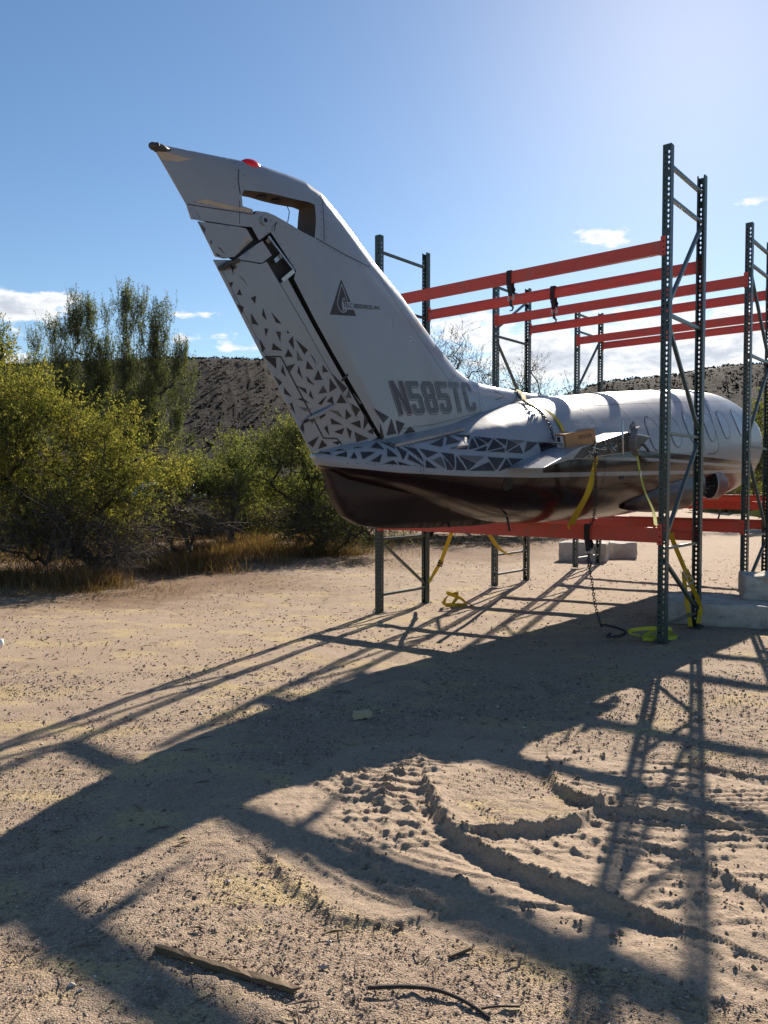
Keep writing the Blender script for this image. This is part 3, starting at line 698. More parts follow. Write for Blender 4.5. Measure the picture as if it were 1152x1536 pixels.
def build_hills():
    na, nr = 900, 110
    az = np.concatenate([np.linspace(-R(179.9), -R(60), 60)[:-1], np.linspace(-R(60), R(60), na)[:-1], np.linspace(R(60), R(179.9), 60)]); rr = 120 + (430 - 120) * np.linspace(0, 1, nr)
    A, D = np.meshgrid(az, rr); H = np.interp(A, RPX, REL)
    top = np.tan(H) * 290 + 1.55
    u = np.clip((D - 130) / 160, 0, 1); prof = u * u * (3 - 2 * u)
    X = D * np.sin(A); Y = D * np.cos(A)
    rel = fbm(X, Y, .018, 5, 51, .55); gul = np.abs(fbm(A * 60, D * .03, 1, 4, 52))
    Z = top * prof + prof * (1 - np.clip((D - 250) / 45, 0, 1)) * (4.0 * rel - 1.6 * gul + .3) + .8 * fbm(X, Y, .12, 3, 53) * u
    Z = np.minimum(Z, np.tan(H) * D * .995 + 1.55 + .5 * fbm(X, Y, .25, 3, 54)) - .6
    Z[D > 300] -= ((D[D > 300] - 300) * .08)
    ny, nx = X.shape; I = np.arange(ny * nx).reshape(ny, nx)
    F = np.stack([I[:-1, :-1], I[:-1, 1:], I[1:, 1:], I[1:, :-1]], -1).reshape(-1, 4)
    m, t, b = new_mat('rocky_hillside')
    v = t.new('ShaderNodeNewGeometry').outputs['Position']
    n = t.noise(v, .05, 8, .7); n2 = t.noise(v, .45, 7, .75); n3 = t.noise(v, .16, 6, .7)
    c = t.ramp(n2, [(.34, (.017, .0135, .012)), (.5, (.029, .0235, .0205)), (.64, (.045, .037, .032))])
    c = t.mix(t.math('MULTIPLY', t.step(n, .44, .62), .5), c, (.040, .032, .030))
    c = t.mix(t.math('MULTIPLY', t.step(n3, .52, .62), .55), c, (.022, .022, .018))
    t.l.new(c, b.inputs['Base Color']); b.inputs['Roughness'].default_value = 1.0; b.inputs['Specular IOR Level'].default_value = .1
    t.l.new(t.bump(n2, .8, 1.2), b.inputs['Normal'])
    me = npmesh('hills', np.stack([X, Y, Z], -1).reshape(-1, 3), [F], True)
    tag(link('hills', me, m), kind='structure')
    return A, D, Z


hA, hD, hZ = build_hills()


def clumps(name, pts, sizes, mat, seed, per=5):
    """far scrub: each bush a handful of jagged leaf tufts"""
    r = np.random.default_rng(seed); n = len(pts)
    c = np.repeat(pts, per, 0) + r.normal(0, 1, (n * per, 3)) * np.repeat(sizes, per)[:, None] * np.array([.45, .45, .25]); s = np.repeat(sizes, per) * r.uniform(.35, .7, n * per)
    o = np.array([(1, 0, 0), (-.5, .87, 0), (-.5, -.87, 0), (0, 0, 1.1)], float)
    P = o[None] * r.uniform(.5, 1.3, (n * per, 4, 1)) + r.normal(0, .25, (n * per, 4, 3))
    V = (P * s[:, None, None] + c[:, None]).reshape(-1, 3)
    f = np.array([(0, 1, 3), (1, 2, 3), (2, 0, 3)]); F = (f[None] + 4 * np.arange(n * per)[:, None, None]).reshape(-1, 3)
    me = npmesh(name, V, [F], False, face_attrs=dict(tint=np.repeat(np.clip(np.repeat(r.random(n), per) + r.normal(0, .15, n * per), 0, 1), 3)))
    return tag(link(name, me, mat), kind='stuff')


M['hill_bush'] = leaf_mat('hill_bush_leaf', [(.012, .013, .009), (.020, .021, .013), (.032, .030, .020)], .2)


def hill_scrub():
    r = np.random.default_rng(55); n = 12000
    j = r.integers(0, hA.shape[1], n * 2); i = (r.random(n * 2) * (hA.shape[0] * .58)).astype(int)
    k = np.abs(hA[i, j]) < R(48); i, j = i[k][:n], j[k][:n]
    p = np.stack([hD[i, j] * np.sin(hA[i, j]), hD[i, j] * np.cos(hA[i, j]), hZ[i, j] + .3], -1); p[:, :2] += r.normal(0, .6, (len(p), 2))
    clumps('hillside_scrub', p, r.uniform(.22, .75, len(p)), M['hill_bush'], 56, 4)


hill_scrub()


def plain_scrub():
    r = np.random.default_rng(57); n = 2600
    d = 36 + 120 * r.random(n) ** .8; a = r.uniform(-R(50), R(50), n)
    k = ~((a > R(13)) & (a < R(24)) & (d < 60)); d, a = d[k], a[k]
    d = np.concatenate([d, 23 + 14 * r.random(700)]); a = np.concatenate([a, r.uniform(-R(42), -R(2), 700)]); near = d < 37
    p = np.stack([d * np.sin(a), d * np.cos(a), np.where(near, .3, .5)], -1)
    clumps('desert_scrub', p, r.uniform(.7, 1.9, len(p)) * np.where(near, .38, 1), M['leaf_green'], 58, 14)


plain_scrub()
# ------------------------------------------------------------------ pallet racks
A0 = Vector((2.735, 7.55, 0)); UX = Vector((.764, -.645, 0)); VY = Vector((.645, .764, 0))
RACK_RZ = math.atan2(-.645, .764)
HP = 4.84; PW = .083; PD = .076; DEEP = 1.07; BAY = 3.69


def sheet_with_holes(V, F, org, ax, ay, W, H, cols, pitch, hw, hh, z0, zend, skip=()):
    """flat sheet of width W along ax and height H along ay with rows of keyhole slots punched through"""
    org, ax, ay = Vector(org), Vector(ax), Vector(ay)
    edges = [0] + [(a + b) / 2 for a, b in zip(cols, cols[1:])] + [W]
    def q(pts):
        o = len(V); V.extend(tuple(org + ax * u + ay * v) for u, v in pts); F.append(tuple(range(o, o + len(pts))))
    q([(0, 0), (W, 0), (W, z0), (0, z0)])
    n = int((zend - z0) / pitch)
    for r in range(n):
        b = z0 + r * pitch; tp = b + pitch
        if r in skip:
            q([(0, b), (W, b), (W, tp), (0, tp)]); continue
        for c, cx in enumerate(cols):
            l, rt = edges[c], edges[c + 1]; cy = b + pitch / 2
            hole = [(cx - hw * .3, cy - hh), (cx + hw * .3, cy - hh), (cx + hw, cy + hh * .1), (cx + hw, cy + hh * .6), (cx + hw * .5, cy + hh), (cx - hw * .5, cy + hh), (cx - hw, cy + hh * .6), (cx - hw, cy + hh * .1)]
            out = [(l, b), (rt, b), (rt, cy + hh * .1), (rt, tp), (cx + hw * .5, tp), (cx - hw * .5, tp), (l, tp), (l, cy + hh * .1)]
            o = len(V); V.extend(tuple(org + ax * u + ay * v) for u, v in out + hole)
            for k in range(8): F.append((o + k, o + (k + 1) % 8, o + 8 + (k + 1) % 8, o + 8 + k))
    e = z0 + n * pitch
    if H - e > 1e-4: q([(0, e), (W, e), (W, H), (0, H)])


def post_mesh():
    """perforated channel: face at y=0, sides running back to y=PD, open behind with two lips; origin at the foot"""
    V, F = [], []; w = PW / 2; sk = (5, 30, 31, 61, 77, 88)
    sheet_with_holes(V, F, (-w, 0, 0), (1, 0, 0), (0, 0, 1), PW, HP, [PW * .25, PW * .75], .0508, .0085, .0145, .06, HP - .02, sk)
    sheet_with_holes(V, F, (w, 0, 0), (0, 1, 0), (0, 0, 1), PD, HP, [PD * .5], .0508, .0048, .0055, .04, HP - .03)
    sheet_with_holes(V, F, (-w, PD, 0), (0, -1, 0), (0, 0, 1), PD, HP, [PD * .5], .0508, .0048, .0055, .04, HP - .03)
    for x0, x1 in ((w, w - .016), (-w + .016, -w)):
        o = len(V); V += [(x0, PD, 0), (x1, PD, 0), (x1, PD, HP), (x0, PD, HP)]; F.append((o, o + 1, o + 2, o + 3))
    me = bpy.data.meshes.new('post'); me.from_pydata(V, [], F); me.update()
    return me


POST = post_mesh(); POST.materials.append(M['post'])
mb = MB(); mb.box(-.065, .065, -.035, .105, .0, .007)
for sx in (-.05, .05): mb.tube([(sx, -.02, .007), (sx, -.02, .022)], .008, 6)
FOOT = mb.mesh('foot_plate'); FOOT.materials.append(M['post'])


def beam_mesh(L, hgt, top_step):
    """step beam: outer face at y=0, a ledge let into the inner top edge"""
    mb = MB(); prof = [(0, 0), (.05, 0), (.05, hgt - top_step), (.028, hgt - top_step), (.028, hgt), (0, hgt)]
    mb.prism(prof, -L / 2, L / 2, lambda u, v, w: (w, u, v))
    return mb.mesh('beam')


def connector_mesh(hgt, sgn):
    """end plate that wraps the post face and hooks into its slots"""
    mb = MB(); x0, x1 = (0, .044) if sgn > 0 else (-.044, 0)
    mb.box(x0, x1, -.0095, -.0035, -.02, hgt + .035)
    xs = (-.005, .001) if sgn > 0 else (-.001, .005); mb.box(xs[0] - .003, xs[1] + .003, -.0035, .052, -.02, hgt + .035)
    return mb.mesh('end_plate')


def slot_mesh(hgt, sgn):
    mb = MB(); cx = .024 * sgn
    for z in (.01, .06, hgt - .015):
        mb.box(cx - .005, cx + .005, -.0115, -.0095, z - .010, z + .010)
    return mb.mesh('lug_slot')


STD_H = [.16, .92, 2.06, 3.22, 4.35, 4.66]
STD_D = [(.80, .22), (1.0, 2.0), (3.15, 2.15), (3.3, 4.3)]        # (height at the front post, height at the rear post)


def rack(k, beams, frames, label):
    org = A0 + VY * (2.8 * k)
    root = empty('pallet_rack', org, RACK_RZ, label, 'pallet rack', 'pallet racks carrying the fuselage')
    for x, dz, hs, ds in frames:
        for front in (True, False):
            p = link('post', POST, None, root); p.location = (x, 0 if front else DEEP, dz)
            if not front: p.rotation_euler = (0, 0, math.pi)
            f = link('foot_plate', FOOT, None, p)
        ya, yb = PD - .012, DEEP - PD + .012
        for z in hs:
            mb = MB(); mb.bar((0, ya, 0), (0, yb, 0), .036, .030); o = mb.build('brace', M['brace'], root); o.location = (x, 0, z + dz)
        for za, zb in ds:
            mb = MB(); mb.bar((0, ya, za), (0, yb, zb), .036, .030); o = mb.build('brace', M['brace'], root); o.location = (x, 0, dz)
    L = BAY - PW - .004
    for zt, hgt, front in beams:
        me = beam_mesh(L, hgt, .036); o = link('beam', me, M['beam'], root)
        o.location = (-BAY / 2, .004 if front else DEEP - .004, zt - hgt)
        if not front: o.rotation_euler = (0, 0, math.pi)
        for sgn in (-1, 1):
            c = link('end_plate', connector_mesh(hgt, sgn), M['beam'], o); c.location = (sgn * L / 2, -.004, 0)
            s = link('lug_slot', slot_mesh(hgt, sgn), M['dark'], o); s.location = (sgn * L / 2, -.004, 0); s['kind'] = 'stuff'
    return root


UPS = [HP - z for z in STD_H]; UPD = [(HP - a, HP - b) for a, b in STD_D]
rack(0, [(1.125, .15, True), (1.06, .12, False), (3.93, .13, True), (3.955, .13, False)],
     [(0, 0, STD_H, STD_D), (-BAY, -.107, [.22, .95, 2.8, 3.95, 4.64], [(.92, .28), (3.85, 2.9)])],
     'nearest perforated green rack with red beams, standing directly under the tail fin end')
rack(1, [(1.07, .13, True), (1.07, .13, False), (4.165, .13, True), (4.18, .13, False)],
     [(0, -.03, STD_H, [(b, a) for a, b in STD_D]), (-BAY, -.05, UPS, UPD)],
     'middle one of the three red-beamed racks, between the nearest rack and the nose-end rack')
rack(2, [(1.28, .13, True), (1.375, .13, False), (4.25, .13, True), (4.30, .13, False)],
     [(0, .0, STD_H, STD_D), (-BAY, .02, STD_H, STD_D)],
     'farthest red-beamed rack, under the broken nose end of the fuselage')
# ------------------------------------------------------------------ aircraft tail and fuselage (x = towards the nose, y = to port, z up)
P0 = Vector((1.586, 8.55, 0)); AC_RZ = math.atan2(.764, .645)
AC = empty('aircraft_wreck', P0, AC_RZ, 'white and maroon business jet tail and fuselage without wings, strapped down across three red racks', 'aircraft')
SEC = np.array(SECTIONS)


def sec_at(s):
    s = np.asarray(s, float); return [np.interp(s, SEC[:, 0], SEC[:, i]) for i in range(1, 7)]


def body_t(s, z):
    zc, zt, zb, w, eu, el = [float(v) for v in sec_at(s)]
    h, e = (zt - zc, eu) if z >= zc else (zc - zb, el)
    q = min(.9995, abs(z - zc) / h); return w * (1 - q ** e) ** (1 / e)


def bpt_analytic(s, z, off=.003):
    """a point on the starboard skin of the fuselage, pushed off it along its normal"""
    def p(s, z): return Vector((s, -body_t(s, z), z))
    a = p(s, z); n = (p(s + .01, z) - p(s - .01, z)).cross(p(s, z + .006) - p(s, z - .006))
    n.normalize()
    if n.y > 0: n = -n
    return a + n * off


LOWP = [(-3.36, 1.76), (-3.216, 1.716), (-2.658, 1.67), (-1.941, 1.646), (-1.015, 1.639), (.244, 1.664), (2.04, 1.699), (3.605, 1.727), (6.5, 1.78)]
UPP = [(-3.4, 1.83), (-.935, 1.839), (.0, 1.828), (1.97, 1.853), (3.486, 1.84), (6.5, 1.835)]
TOPP = [(-3.4, 9), (-1.75, 9), (-1.70, 2.02), (-1.667, 2.008), (-1.208, 1.971), (-.556, 1.963), (.567, 1.954), (2.08, 1.948), (3.437, 1.93), (6.5, 1.905)]


def pl(P, s):
    return np.interp(s, [a for a, b in P], [b for a, b in P])


def build_fuselage():
    ns, nt = 190, 96
    u = np.linspace(0, 1, ns); th = np.linspace(0, 2 * np.pi, nt, endpoint=False)
    V = np.zeros((ns, nt, 3)); r = np.random.default_rng(61)
    for j, a in enumerate(th):
        ca, sa = math.cos(a), math.sin(a)                       # sa up, ca starboard
        end = 6.25 - .72 * max(0, min(1, (sa - .25) / .7)) ** 1.2 + .012 * r.normal()
        s = -3.30 + (end + 3.30) * u
        zc, zt, zb, w, eu, el = sec_at(s)
        k = 5; pad = lambda q: np.convolve(np.pad(q, k, 'edge'), np.ones(2 * k + 1) / (2 * k + 1), 'valid')
        sm = np.clip((s + 2.9) / .4, 0, 1) * np.clip((end - s) / .4, 0, 1) * .7
        zc, zt, zb, w = [q * (1 - sm) + pad(q) * sm for q in (zc, zt, zb, w)]
        e = eu if sa >= 0 else el; h = zt - zc if sa >= 0 else zc - zb
        V[:, j, 0] = s; V[:, j, 1] = -w * np.sign(ca) * abs(ca) ** (2 / e); V[:, j, 2] = zc + h * np.sign(sa) * abs(sa) ** (2 / e)
    I = np.arange(ns * nt).reshape(ns, nt); J = np.roll(I, -1, 1)
    F = np.stack([I[:-1], I[1:], J[1:], J[:-1]], -1).reshape(-1, 4)
    Q = V.reshape(-1, 3); cap = I[0][None]
    return npmesh('fuselage', Q, [F, cap], True, dict(q_low=Q[:, 2] - pl(LOWP, Q[:, 0]), q_up=Q[:, 2] - pl(UPP, Q[:, 0]), q_top=Q[:, 2] - pl(TOPP, Q[:, 0])))


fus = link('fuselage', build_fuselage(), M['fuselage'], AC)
from mathutils.bvhtree import BVHTree
SKIN = BVHTree.FromPolygons([v.co.copy() for v in fus.data.vertices], [tuple(p.vertices) for p in fus.data.polygons])


def bpt(s, z, off=.003):
    """a point on the built starboard skin, pushed off it along its normal"""
    co, n, i, d = SKIN.ray_cast(Vector((s, -3, z)), Vector((0, 1, 0)))
    if co is None or co.y > 0: return bpt_analytic(s, z, off)
    return co + (n if n.y < 0 else -n) * off


sol = fus.modifiers.new('skin', 'SOLIDIFY'); sol.thickness = .012; sol.offset = -1


# --- thin aerofoil pieces of the fin, all cut from one aerofoil
def dpl(px, py, L):
    m = np.full(np.shape(px), 9.0)
    for a, b in zip(L, L[1:]):
        dx, dy = b[0] - a[0], b[1] - a[1]; q = np.clip(((px - a[0]) * dx + (py - a[1]) * dy) / (dx * dx + dy * dy + 1e-12), 0, 1)
        m = np.minimum(m, np.hypot(px - a[0] - q * dx, py - a[1] - q * dy))
    return m


def fin_half(s, z):
    s = np.asarray(s, float); z = np.asarray(z, float)
    d = dpl(s, z, FIN_LE); e = dpl(s, z, FIN_TE); T = .13 - .03 * np.clip((z - 2.2) / 1.5, 0, 1)
    g = np.sqrt(np.clip(1 - (1 - np.minimum(d / .35, 1)) ** 2, 0, 1)); h = np.minimum(1, .04 + e / .75)
    return T * g * h / (g + h - g * h + 1e-9)


def dense(P, step=.03, closed=True):
    o = []; n = len(P)
    for i in range(n if closed else n - 1):
        a, b = P[i], P[(i + 1) % n]; k = max(1, int(math.hypot(b[0] - a[0], b[1] - a[1]) / step))
        o += [(a[0] + (b[0] - a[0]) * j / k, a[1] + (b[1] - a[1]) * j / k) for j in range(k)]
    if not closed: o.append(P[-1])
    return o


def slab(name, poly, mat, holes=(), scale=1.0, shift=0.0, grid=.045, le=False, edge_mat=None, parent=None, label=None):
    """a piece of the fin: both skins follow the aerofoil, joined by walls round the outline and round every hole"""
    loops = [dense(poly)] + [dense(h) for h in holes]
    pts = []; edges = []
    for L in loops:
        o = len(pts); pts += L; edges += [(o + i, o + (i + 1) % len(L)) for i in range(len(L))]
    nb = len(pts); B = np.array(pts)
    xs = np.arange(B[:, 0].min(), B[:, 0].max(), grid); ys = np.arange(B[:, 1].min(), B[:, 1].max(), grid)
    gx, gy = np.meshgrid(xs, ys); gx = gx + (np.arange(len(ys))[:, None] % 2) * grid * .5; gx, gy = gx.ravel(), gy.ravel()
    if le:
        for off in (.0025, .007, .015, .028, .048):
            D = np.array(dense(FIN_LE, .03, False)); tg = np.gradient(D, axis=0); tg /= np.linalg.norm(tg, axis=1)[:, None] + 1e-9
            gx = np.concatenate([gx, D[:, 0] + tg[:, 1] * off]); gy = np.concatenate([gy, D[:, 1] - tg[:, 0] * off])
    inside = in_poly(gx, gy, poly)
    for h in holes: inside &= ~in_poly(gx, gy, h)
    db = np.full(gx.shape, 9.0)
    for L in loops: db = np.minimum(db, dpl(gx, gy, L + [L[0]]))
    k = inside & (db > (.002 if le else .012)); pts += list(zip(gx[k], gy[k]))
    v2, e2, f2, *_ = geometry.delaunay_2d_cdt([Vector(p) for p in pts], edges, [], 0, 1e-5)
    A = np.array([(p.x, p.y) for p in v2]); T = np.array([f for f in f2 if len(f) == 3])
    C = A[T].mean(1); ok = in_poly(C[:, 0], C[:, 1], [tuple(p) for p in loops[0]])
    for L in loops[1:]: ok &= ~in_poly(C[:, 0], C[:, 1], L)
    T = T[ok]
    a_, b_, c_ = A[T[:, 0]], A[T[:, 1]], A[T[:, 2]]
    fl = ((b_ - a_)[:, 0] * (c_ - a_)[:, 1] - (b_ - a_)[:, 1] * (c_ - a_)[:, 0]) < 0; T[fl] = T[fl][:, ::-1]
    H = fin_half(A[:, 0], A[:, 1]) * scale + shift; H = np.maximum(H, .0015); n = len(A)
    V = np.concatenate([np.stack([A[:, 0], -H, A[:, 1]], -1), np.stack([A[:, 0], H, A[:, 1]], -1)])
    E = np.concatenate([T[:, [0, 1]], T[:, [1, 2]], T[:, [2, 0]]]); S = set(map(tuple, E)); bd = [(i, j) for i, j in E if (j, i) not in S]
    walls = np.array([(j, i, i + n, j + n) for i, j in bd])
    mid_ = (A[walls[:, 0]] + A[walls[:, 1]]) / 2; wallm = np.full(len(walls), 2)
    for h in holes: wallm[dpl(mid_[:, 0], mid_[:, 1], list(h) + [h[0]]) < .012] = 1
    wallm[dpl(mid_[:, 0], mid_[:, 1], FIN_LE) < .02] = 0; wallm[dpl(mid_[:, 0], mid_[:, 1], FIN_TE) < .04] = 0
    # walls keep their own vertices so the skins shade smoothly
    o = len(V); used = np.unique(walls); mp = {int(q): o + i for i, q in enumerate(used)}; V = np.concatenate([V, V[used]])
    W = np.array([[mp[int(q)] for q in w] for w in walls])
    me = npmesh(name, V, [np.concatenate([T, T[:, ::-1] + n]), W], True, mats=[0] * (2 * len(T)) + ([int(q) for q in wallm] if edge_mat else [0] * len(W)))
    me.materials.append(mat)
    if edge_mat: me.materials.append(edge_mat); me.materials.append(M['dark'])
    ob = link(name, me, None, parent or AC)
    if label: ob['label'] = label
    return ob


fin_poly = [tuple(p) for p in FIN_OUT] + [tuple(p) for p in FIN_LE[:-2]] + [(.62, 2.575), (.62, 2.40), (-.2, 2.30), (-1.2, 2.14), (-2.0, 1.92), (-2.55, 1.80)]
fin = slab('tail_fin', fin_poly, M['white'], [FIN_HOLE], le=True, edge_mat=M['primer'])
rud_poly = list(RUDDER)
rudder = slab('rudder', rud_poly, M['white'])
slab('rudder_tip_panel', PANEL_UP, M['white'])
slab('rudder_horn_panel', PANEL_MID, M['white'])
# the spar seen down the hinge gap and in the open access bay
SPAR = [(-2.63, 1.90), (-2.84, 2.19), (-3.18, 2.57), (-3.39, 2.82), (-3.585, 3.07), (-3.575, 3.135), (-3.80, 3.37), (-3.90, 3.29), (-3.97, 3.365), (-4.06, 3.35), (-4.0, 3.27), (-4.12, 3.12), (-3.87, 3.10), (-3.80, 3.12), (-3.74, 3.0), (-3.47, 2.77), (-3.04, 2.27), (-2.76, 1.90)]
slab('rudder_spar', SPAR, M['dark'], scale=.45)


def ft(s, z, off): return (s, -(float(fin_half(s, z)) + off), z)


def strip(pts, w, fn, off=.0015, step=.06):
    """narrow line laid on a skin"""
    P = dense(pts, step, False); vs, fs = [], []
    for i, p in enumerate(P):
        a, b = P[max(i - 1, 0)], P[min(i + 1, len(P) - 1)]; dx, dy = b[0] - a[0], b[1] - a[1]; L = math.hypot(dx, dy) + 1e-9
        for sg in (-1, 1):
            vs.append(tuple(fn(p[0] - sg * dy / L * w / 2, p[1] + sg * dx / L * w / 2, off)))
    for i in range(len(P) - 1): fs.append((2 * i, 2 * i + 1, 2 * i + 3, 2 * i + 2))
    return vs, fs


def strips(name, mat, parent, fn, items, off=.0015):
    for pts, w in items:
        mb = MB(); mb.add(*strip(pts, w, fn, off)); o = mb.build(name, mat, parent)
    return o


def tris(name, T, mat, parent, fn, off=.0025, n=5, grow_=1.0):
    """vinyl triangles, one object each, subdivided so that they follow the skin"""
    r = np.random.default_rng(len(T)); last = None
    for a, b, c in [(t[0], t[i], t[i + 1]) for t in T for i in range(1, len(t) - 1)]:
        g_ = ((a[0] + b[0] + c[0]) / 3, (a[1] + b[1] + c[1]) / 3); a, b, c = [(g_[0] + (p[0] - g_[0]) * grow_, g_[1] + (p[1] - g_[1]) * grow_) for p in (a, b, c)]
        vs, fs, idx = [], [], {}
        for i in range(n + 1):
            for j in range(n + 1 - i):
                u, v = i / n, j / n
                idx[i, j] = len(vs); vs.append(tuple(fn(a[0] + (b[0] - a[0]) * u + (c[0] - a[0]) * v, a[1] + (b[1] - a[1]) * u + (c[1] - a[1]) * v, off)))
        for i in range(n):
            for j in range(n - i):
                fs.append((idx[i, j], idx[i + 1, j], idx[i, j + 1]))
                if i + j < n - 1: fs.append((idx[i + 1, j], idx[i + 1, j + 1], idx[i, j + 1]))
        me = npmesh(name, np.array(vs), [np.array(fs)], False, face_attrs=dict(tint=np.full(len(fs), r.random())))
        last = link(name, me, mat, parent)
    return last


def vinyl():
    m, t, b = new_mat('triangle_vinyl')
    n = t.noise(t.coord('Object'), 9, 7, .7)
    c = t.ramp(t.attr('tint'), [(0, (.016, .011, .013)), (.8, (.028, .021, .023)), (.93, (.06, .055, .055)), (1, (.11, .105, .10))])
    c = t.mix(t.math('MULTIPLY', t.step(n, .52, .75), .45), c, (.11, .105, .10))
    t.l.new(c, b.inputs['Base Color']); b.inputs['Roughness'].default_value = .4; b.inputs['Specular IOR Level'].default_value = .3
    return m


M['tri'] = vinyl()
for T in (RUDDER_TRI,): tris('triangle_marking', T, M['tri'], rudder, ft, grow_=1.14)
tris('triangle_marking', FIN_TRI, M['tri'], fin, ft, grow_=1.06)
tris('triangle_marking', PANEL_TRI, M['tri'], bpy.data.objects['rudder_tip_panel'], ft)
tris('triangle_marking', BODY_TRI, M['tri'], fus, bpt, .004)
strips('panel_line', M['seam'], fin, ft, [([(-4.07, 3.795), (-4.088, 3.652), (-4.071, 3.561)], .008), ([(-4.47, 3.394), (-3.97, 3.449)], .006), ([(-3.272, 3.79), (-3.29, 3.6), (-3.296, 3.413)], .007),
    ([(-3.385, 3.415), (-3.07, 3.365), (-2.758, 3.337)], .007), ([(-2.758, 3.337), (-2.70, 3.40)], .005), ([(-4.075, 3.515), (-4.069, 3.36)], .004), ([(-2.681, 3.35), (-2.404, 3.1), (-1.991, 2.785), (-1.66, 2.52)], .003),
    ([(-1.66, 2.52), (-1.45, 2.62)], .003), ([(-1.12, 2.52), (-1.15, 2.26)], .003), ([(-4.40, 3.36), (-4.37, 3.33)], .003), ([(-2.45, 2.02), (-1.9, 2.10), (-1.1, 2.27)], .004)])
strips('panel_line', M['seam'], rudder, ft, [([(-3.812, 2.481), (-3.674, 2.496), (-3.628, 2.437), (-3.4, 2.14), (-3.232, 1.916), (-3.10, 1.917), (-3.05, 1.872)], .012), ([(-4.19, 3.02), (-4.0, 2.76), (-3.80, 2.49)], .003),
    ([(-3.77, 3.08), (-3.6, 2.89), (-3.48, 2.755), (-3.30, 2.54), (-2.9, 2.085)], .004), ([(-3.09, 2.37), (-3.03, 2.43)], .02)])
# rivets: shallow discs along the seams
def rivets(parent, fn, lines, r=.0042, gap=.055):
    mb = MB()
    for pts in lines:
        for s, z in dense(pts, gap, False):
            c = Vector(fn(s, z, .0022)); vs = [c + Vector((r * math.cos(k * math.pi / 3), 0, r * math.sin(k * math.pi / 3))) for k in range(6)]
            mb.add(vs, [tuple(range(6))])
    o = mb.build('rivets', M['seam'], parent); o['kind'] = 'stuff'
    return o
rivets(fin, ft, [[(-4.10, 3.77), (-4.118, 3.60)], [(-4.035, 3.78), (-4.05, 3.62)], [(-4.42, 3.42), (-3.98, 3.465)], [(-3.245, 3.76), (-3.27, 3.45)], [(-3.31, 3.75), (-3.33, 3.45)], [(-3.36, 3.385), (-2.76, 3.31)], [(-3.93, 3.46), (-3.44, 3.39)],
                 [(-3.80, 3.375), (-3.60, 3.17)], [(-2.42, 2.0), (-1.2, 2.22)], [(-1.62, 2.53), (-1.40, 2.33)], [(-1.10, 2.52), (-1.13, 2.28)], [(-1.30, 2.55), (-1.55, 2.28)], [(-1.0, 2.50), (-.2, 2.47)], [(-3.90, 3.40), (-3.86, 3.33)], [(-3.88, 3.42), (-3.84, 3.35)]])
rivets(rudder, ft, [[(-3.50, 2.76), (-3.30, 2.50)], [(-3.52, 2.73), (-3.33, 2.49)]], .003)
# sealant smear on the cap and worn patch on the rudder
def patch(name, poly, mat, parent, fn, off):
    P = dense(poly, .05); tri = geometry.tessellate_polygon([[Vector((a, b, 0)) for a, b in P]])
    mb = MB(); mb.add([tuple(fn(a, b, off)) for a, b in P], [tuple(t) for t in tri]); return mb.build(name, mat, parent)
patch('sealant_smear', [(-4.42, 3.425), (-4.33, 3.46), (-4.15, 3.465), (-3.98, 3.48), (-3.965, 3.462), (-4.2, 3.435)], M['stain'], fin, ft, .001)
patch('sealant_smear', [(-4.71, 3.675), (-4.55, 3.68), (-4.44, 3.69), (-4.55, 3.64), (-4.66, 3.62)], M['stain'], fin, ft, .001)
# tip light stub, beacon
mb = MB(); mb.tube([(-4.745, -.0, 3.685), (-4.73, 0, 3.688), (-4.70, 0, 3.69), (-4.66, 0, 3.695), (-4.58, 0, 3.70)], [.016, .024, .027, .027, .012], 12)
mb.tube([(-4.70, 0, 3.69), (-4.693, 0, 3.69)], .031, 12); mb.build('tail_light', M['cut'], AC, True)
mb = MB(); prof = [(.088, 0), (.084, .016), (.068, .034), (.042, .046), (.012, .052)]
vs = []; fs = []; prof = [(.06, -.03)] + prof
for a, h in prof:
    for k in range(20): w = 2 * math.pi * k / 20; vs.append((a * 1.05 * math.cos(w), a * .55 * math.sin(w), h))
for i in range(5):
    for k in range(20): fs.append((i * 20 + k, i * 20 + (k + 1) % 20, i * 20 + 20 + (k + 1) % 20, i * 20 + 20 + k))
fs.append(tuple(range(100, 120))); mb.add(vs, fs)
bc = mb.build('beacon', M['red_lens'], AC, True); bc.location = (-3.93, 0, 3.806); bc.rotation_euler = (0, R(-8), 0)
# lining of the cut-out: rib under the cap with lightening holes, front closing wall
def bar_in(name, pts, y0, y1, mat, parent=None):
    mb = MB(); mb.prism(pts, y0, y1, lambda u, v, w: (u, w, v)); return mb.build(name, mat, parent or AC)
mb = MB()
for s, z in ((-3.83, 3.632), (-3.69, 3.641)):
    mb.tube([(s, 0, z - .014), (s, 0, z - .010)], .038, 14)
mb.build('lightening_hole', M['dark'], fin)
mb = MB(); mb.tube([(-3.60, -.01, 3.645), (-3.575, -.02, 3.58), (-3.60, -.03, 3.50), (-3.66, -.045, 3.46), (-3.76, -.085, 3.45), (-3.79, -.10, 3.40), (-3.80, -.104, 3.37)], .0035, 5)
mb.build('loose_wire', M['darksteel'], AC)
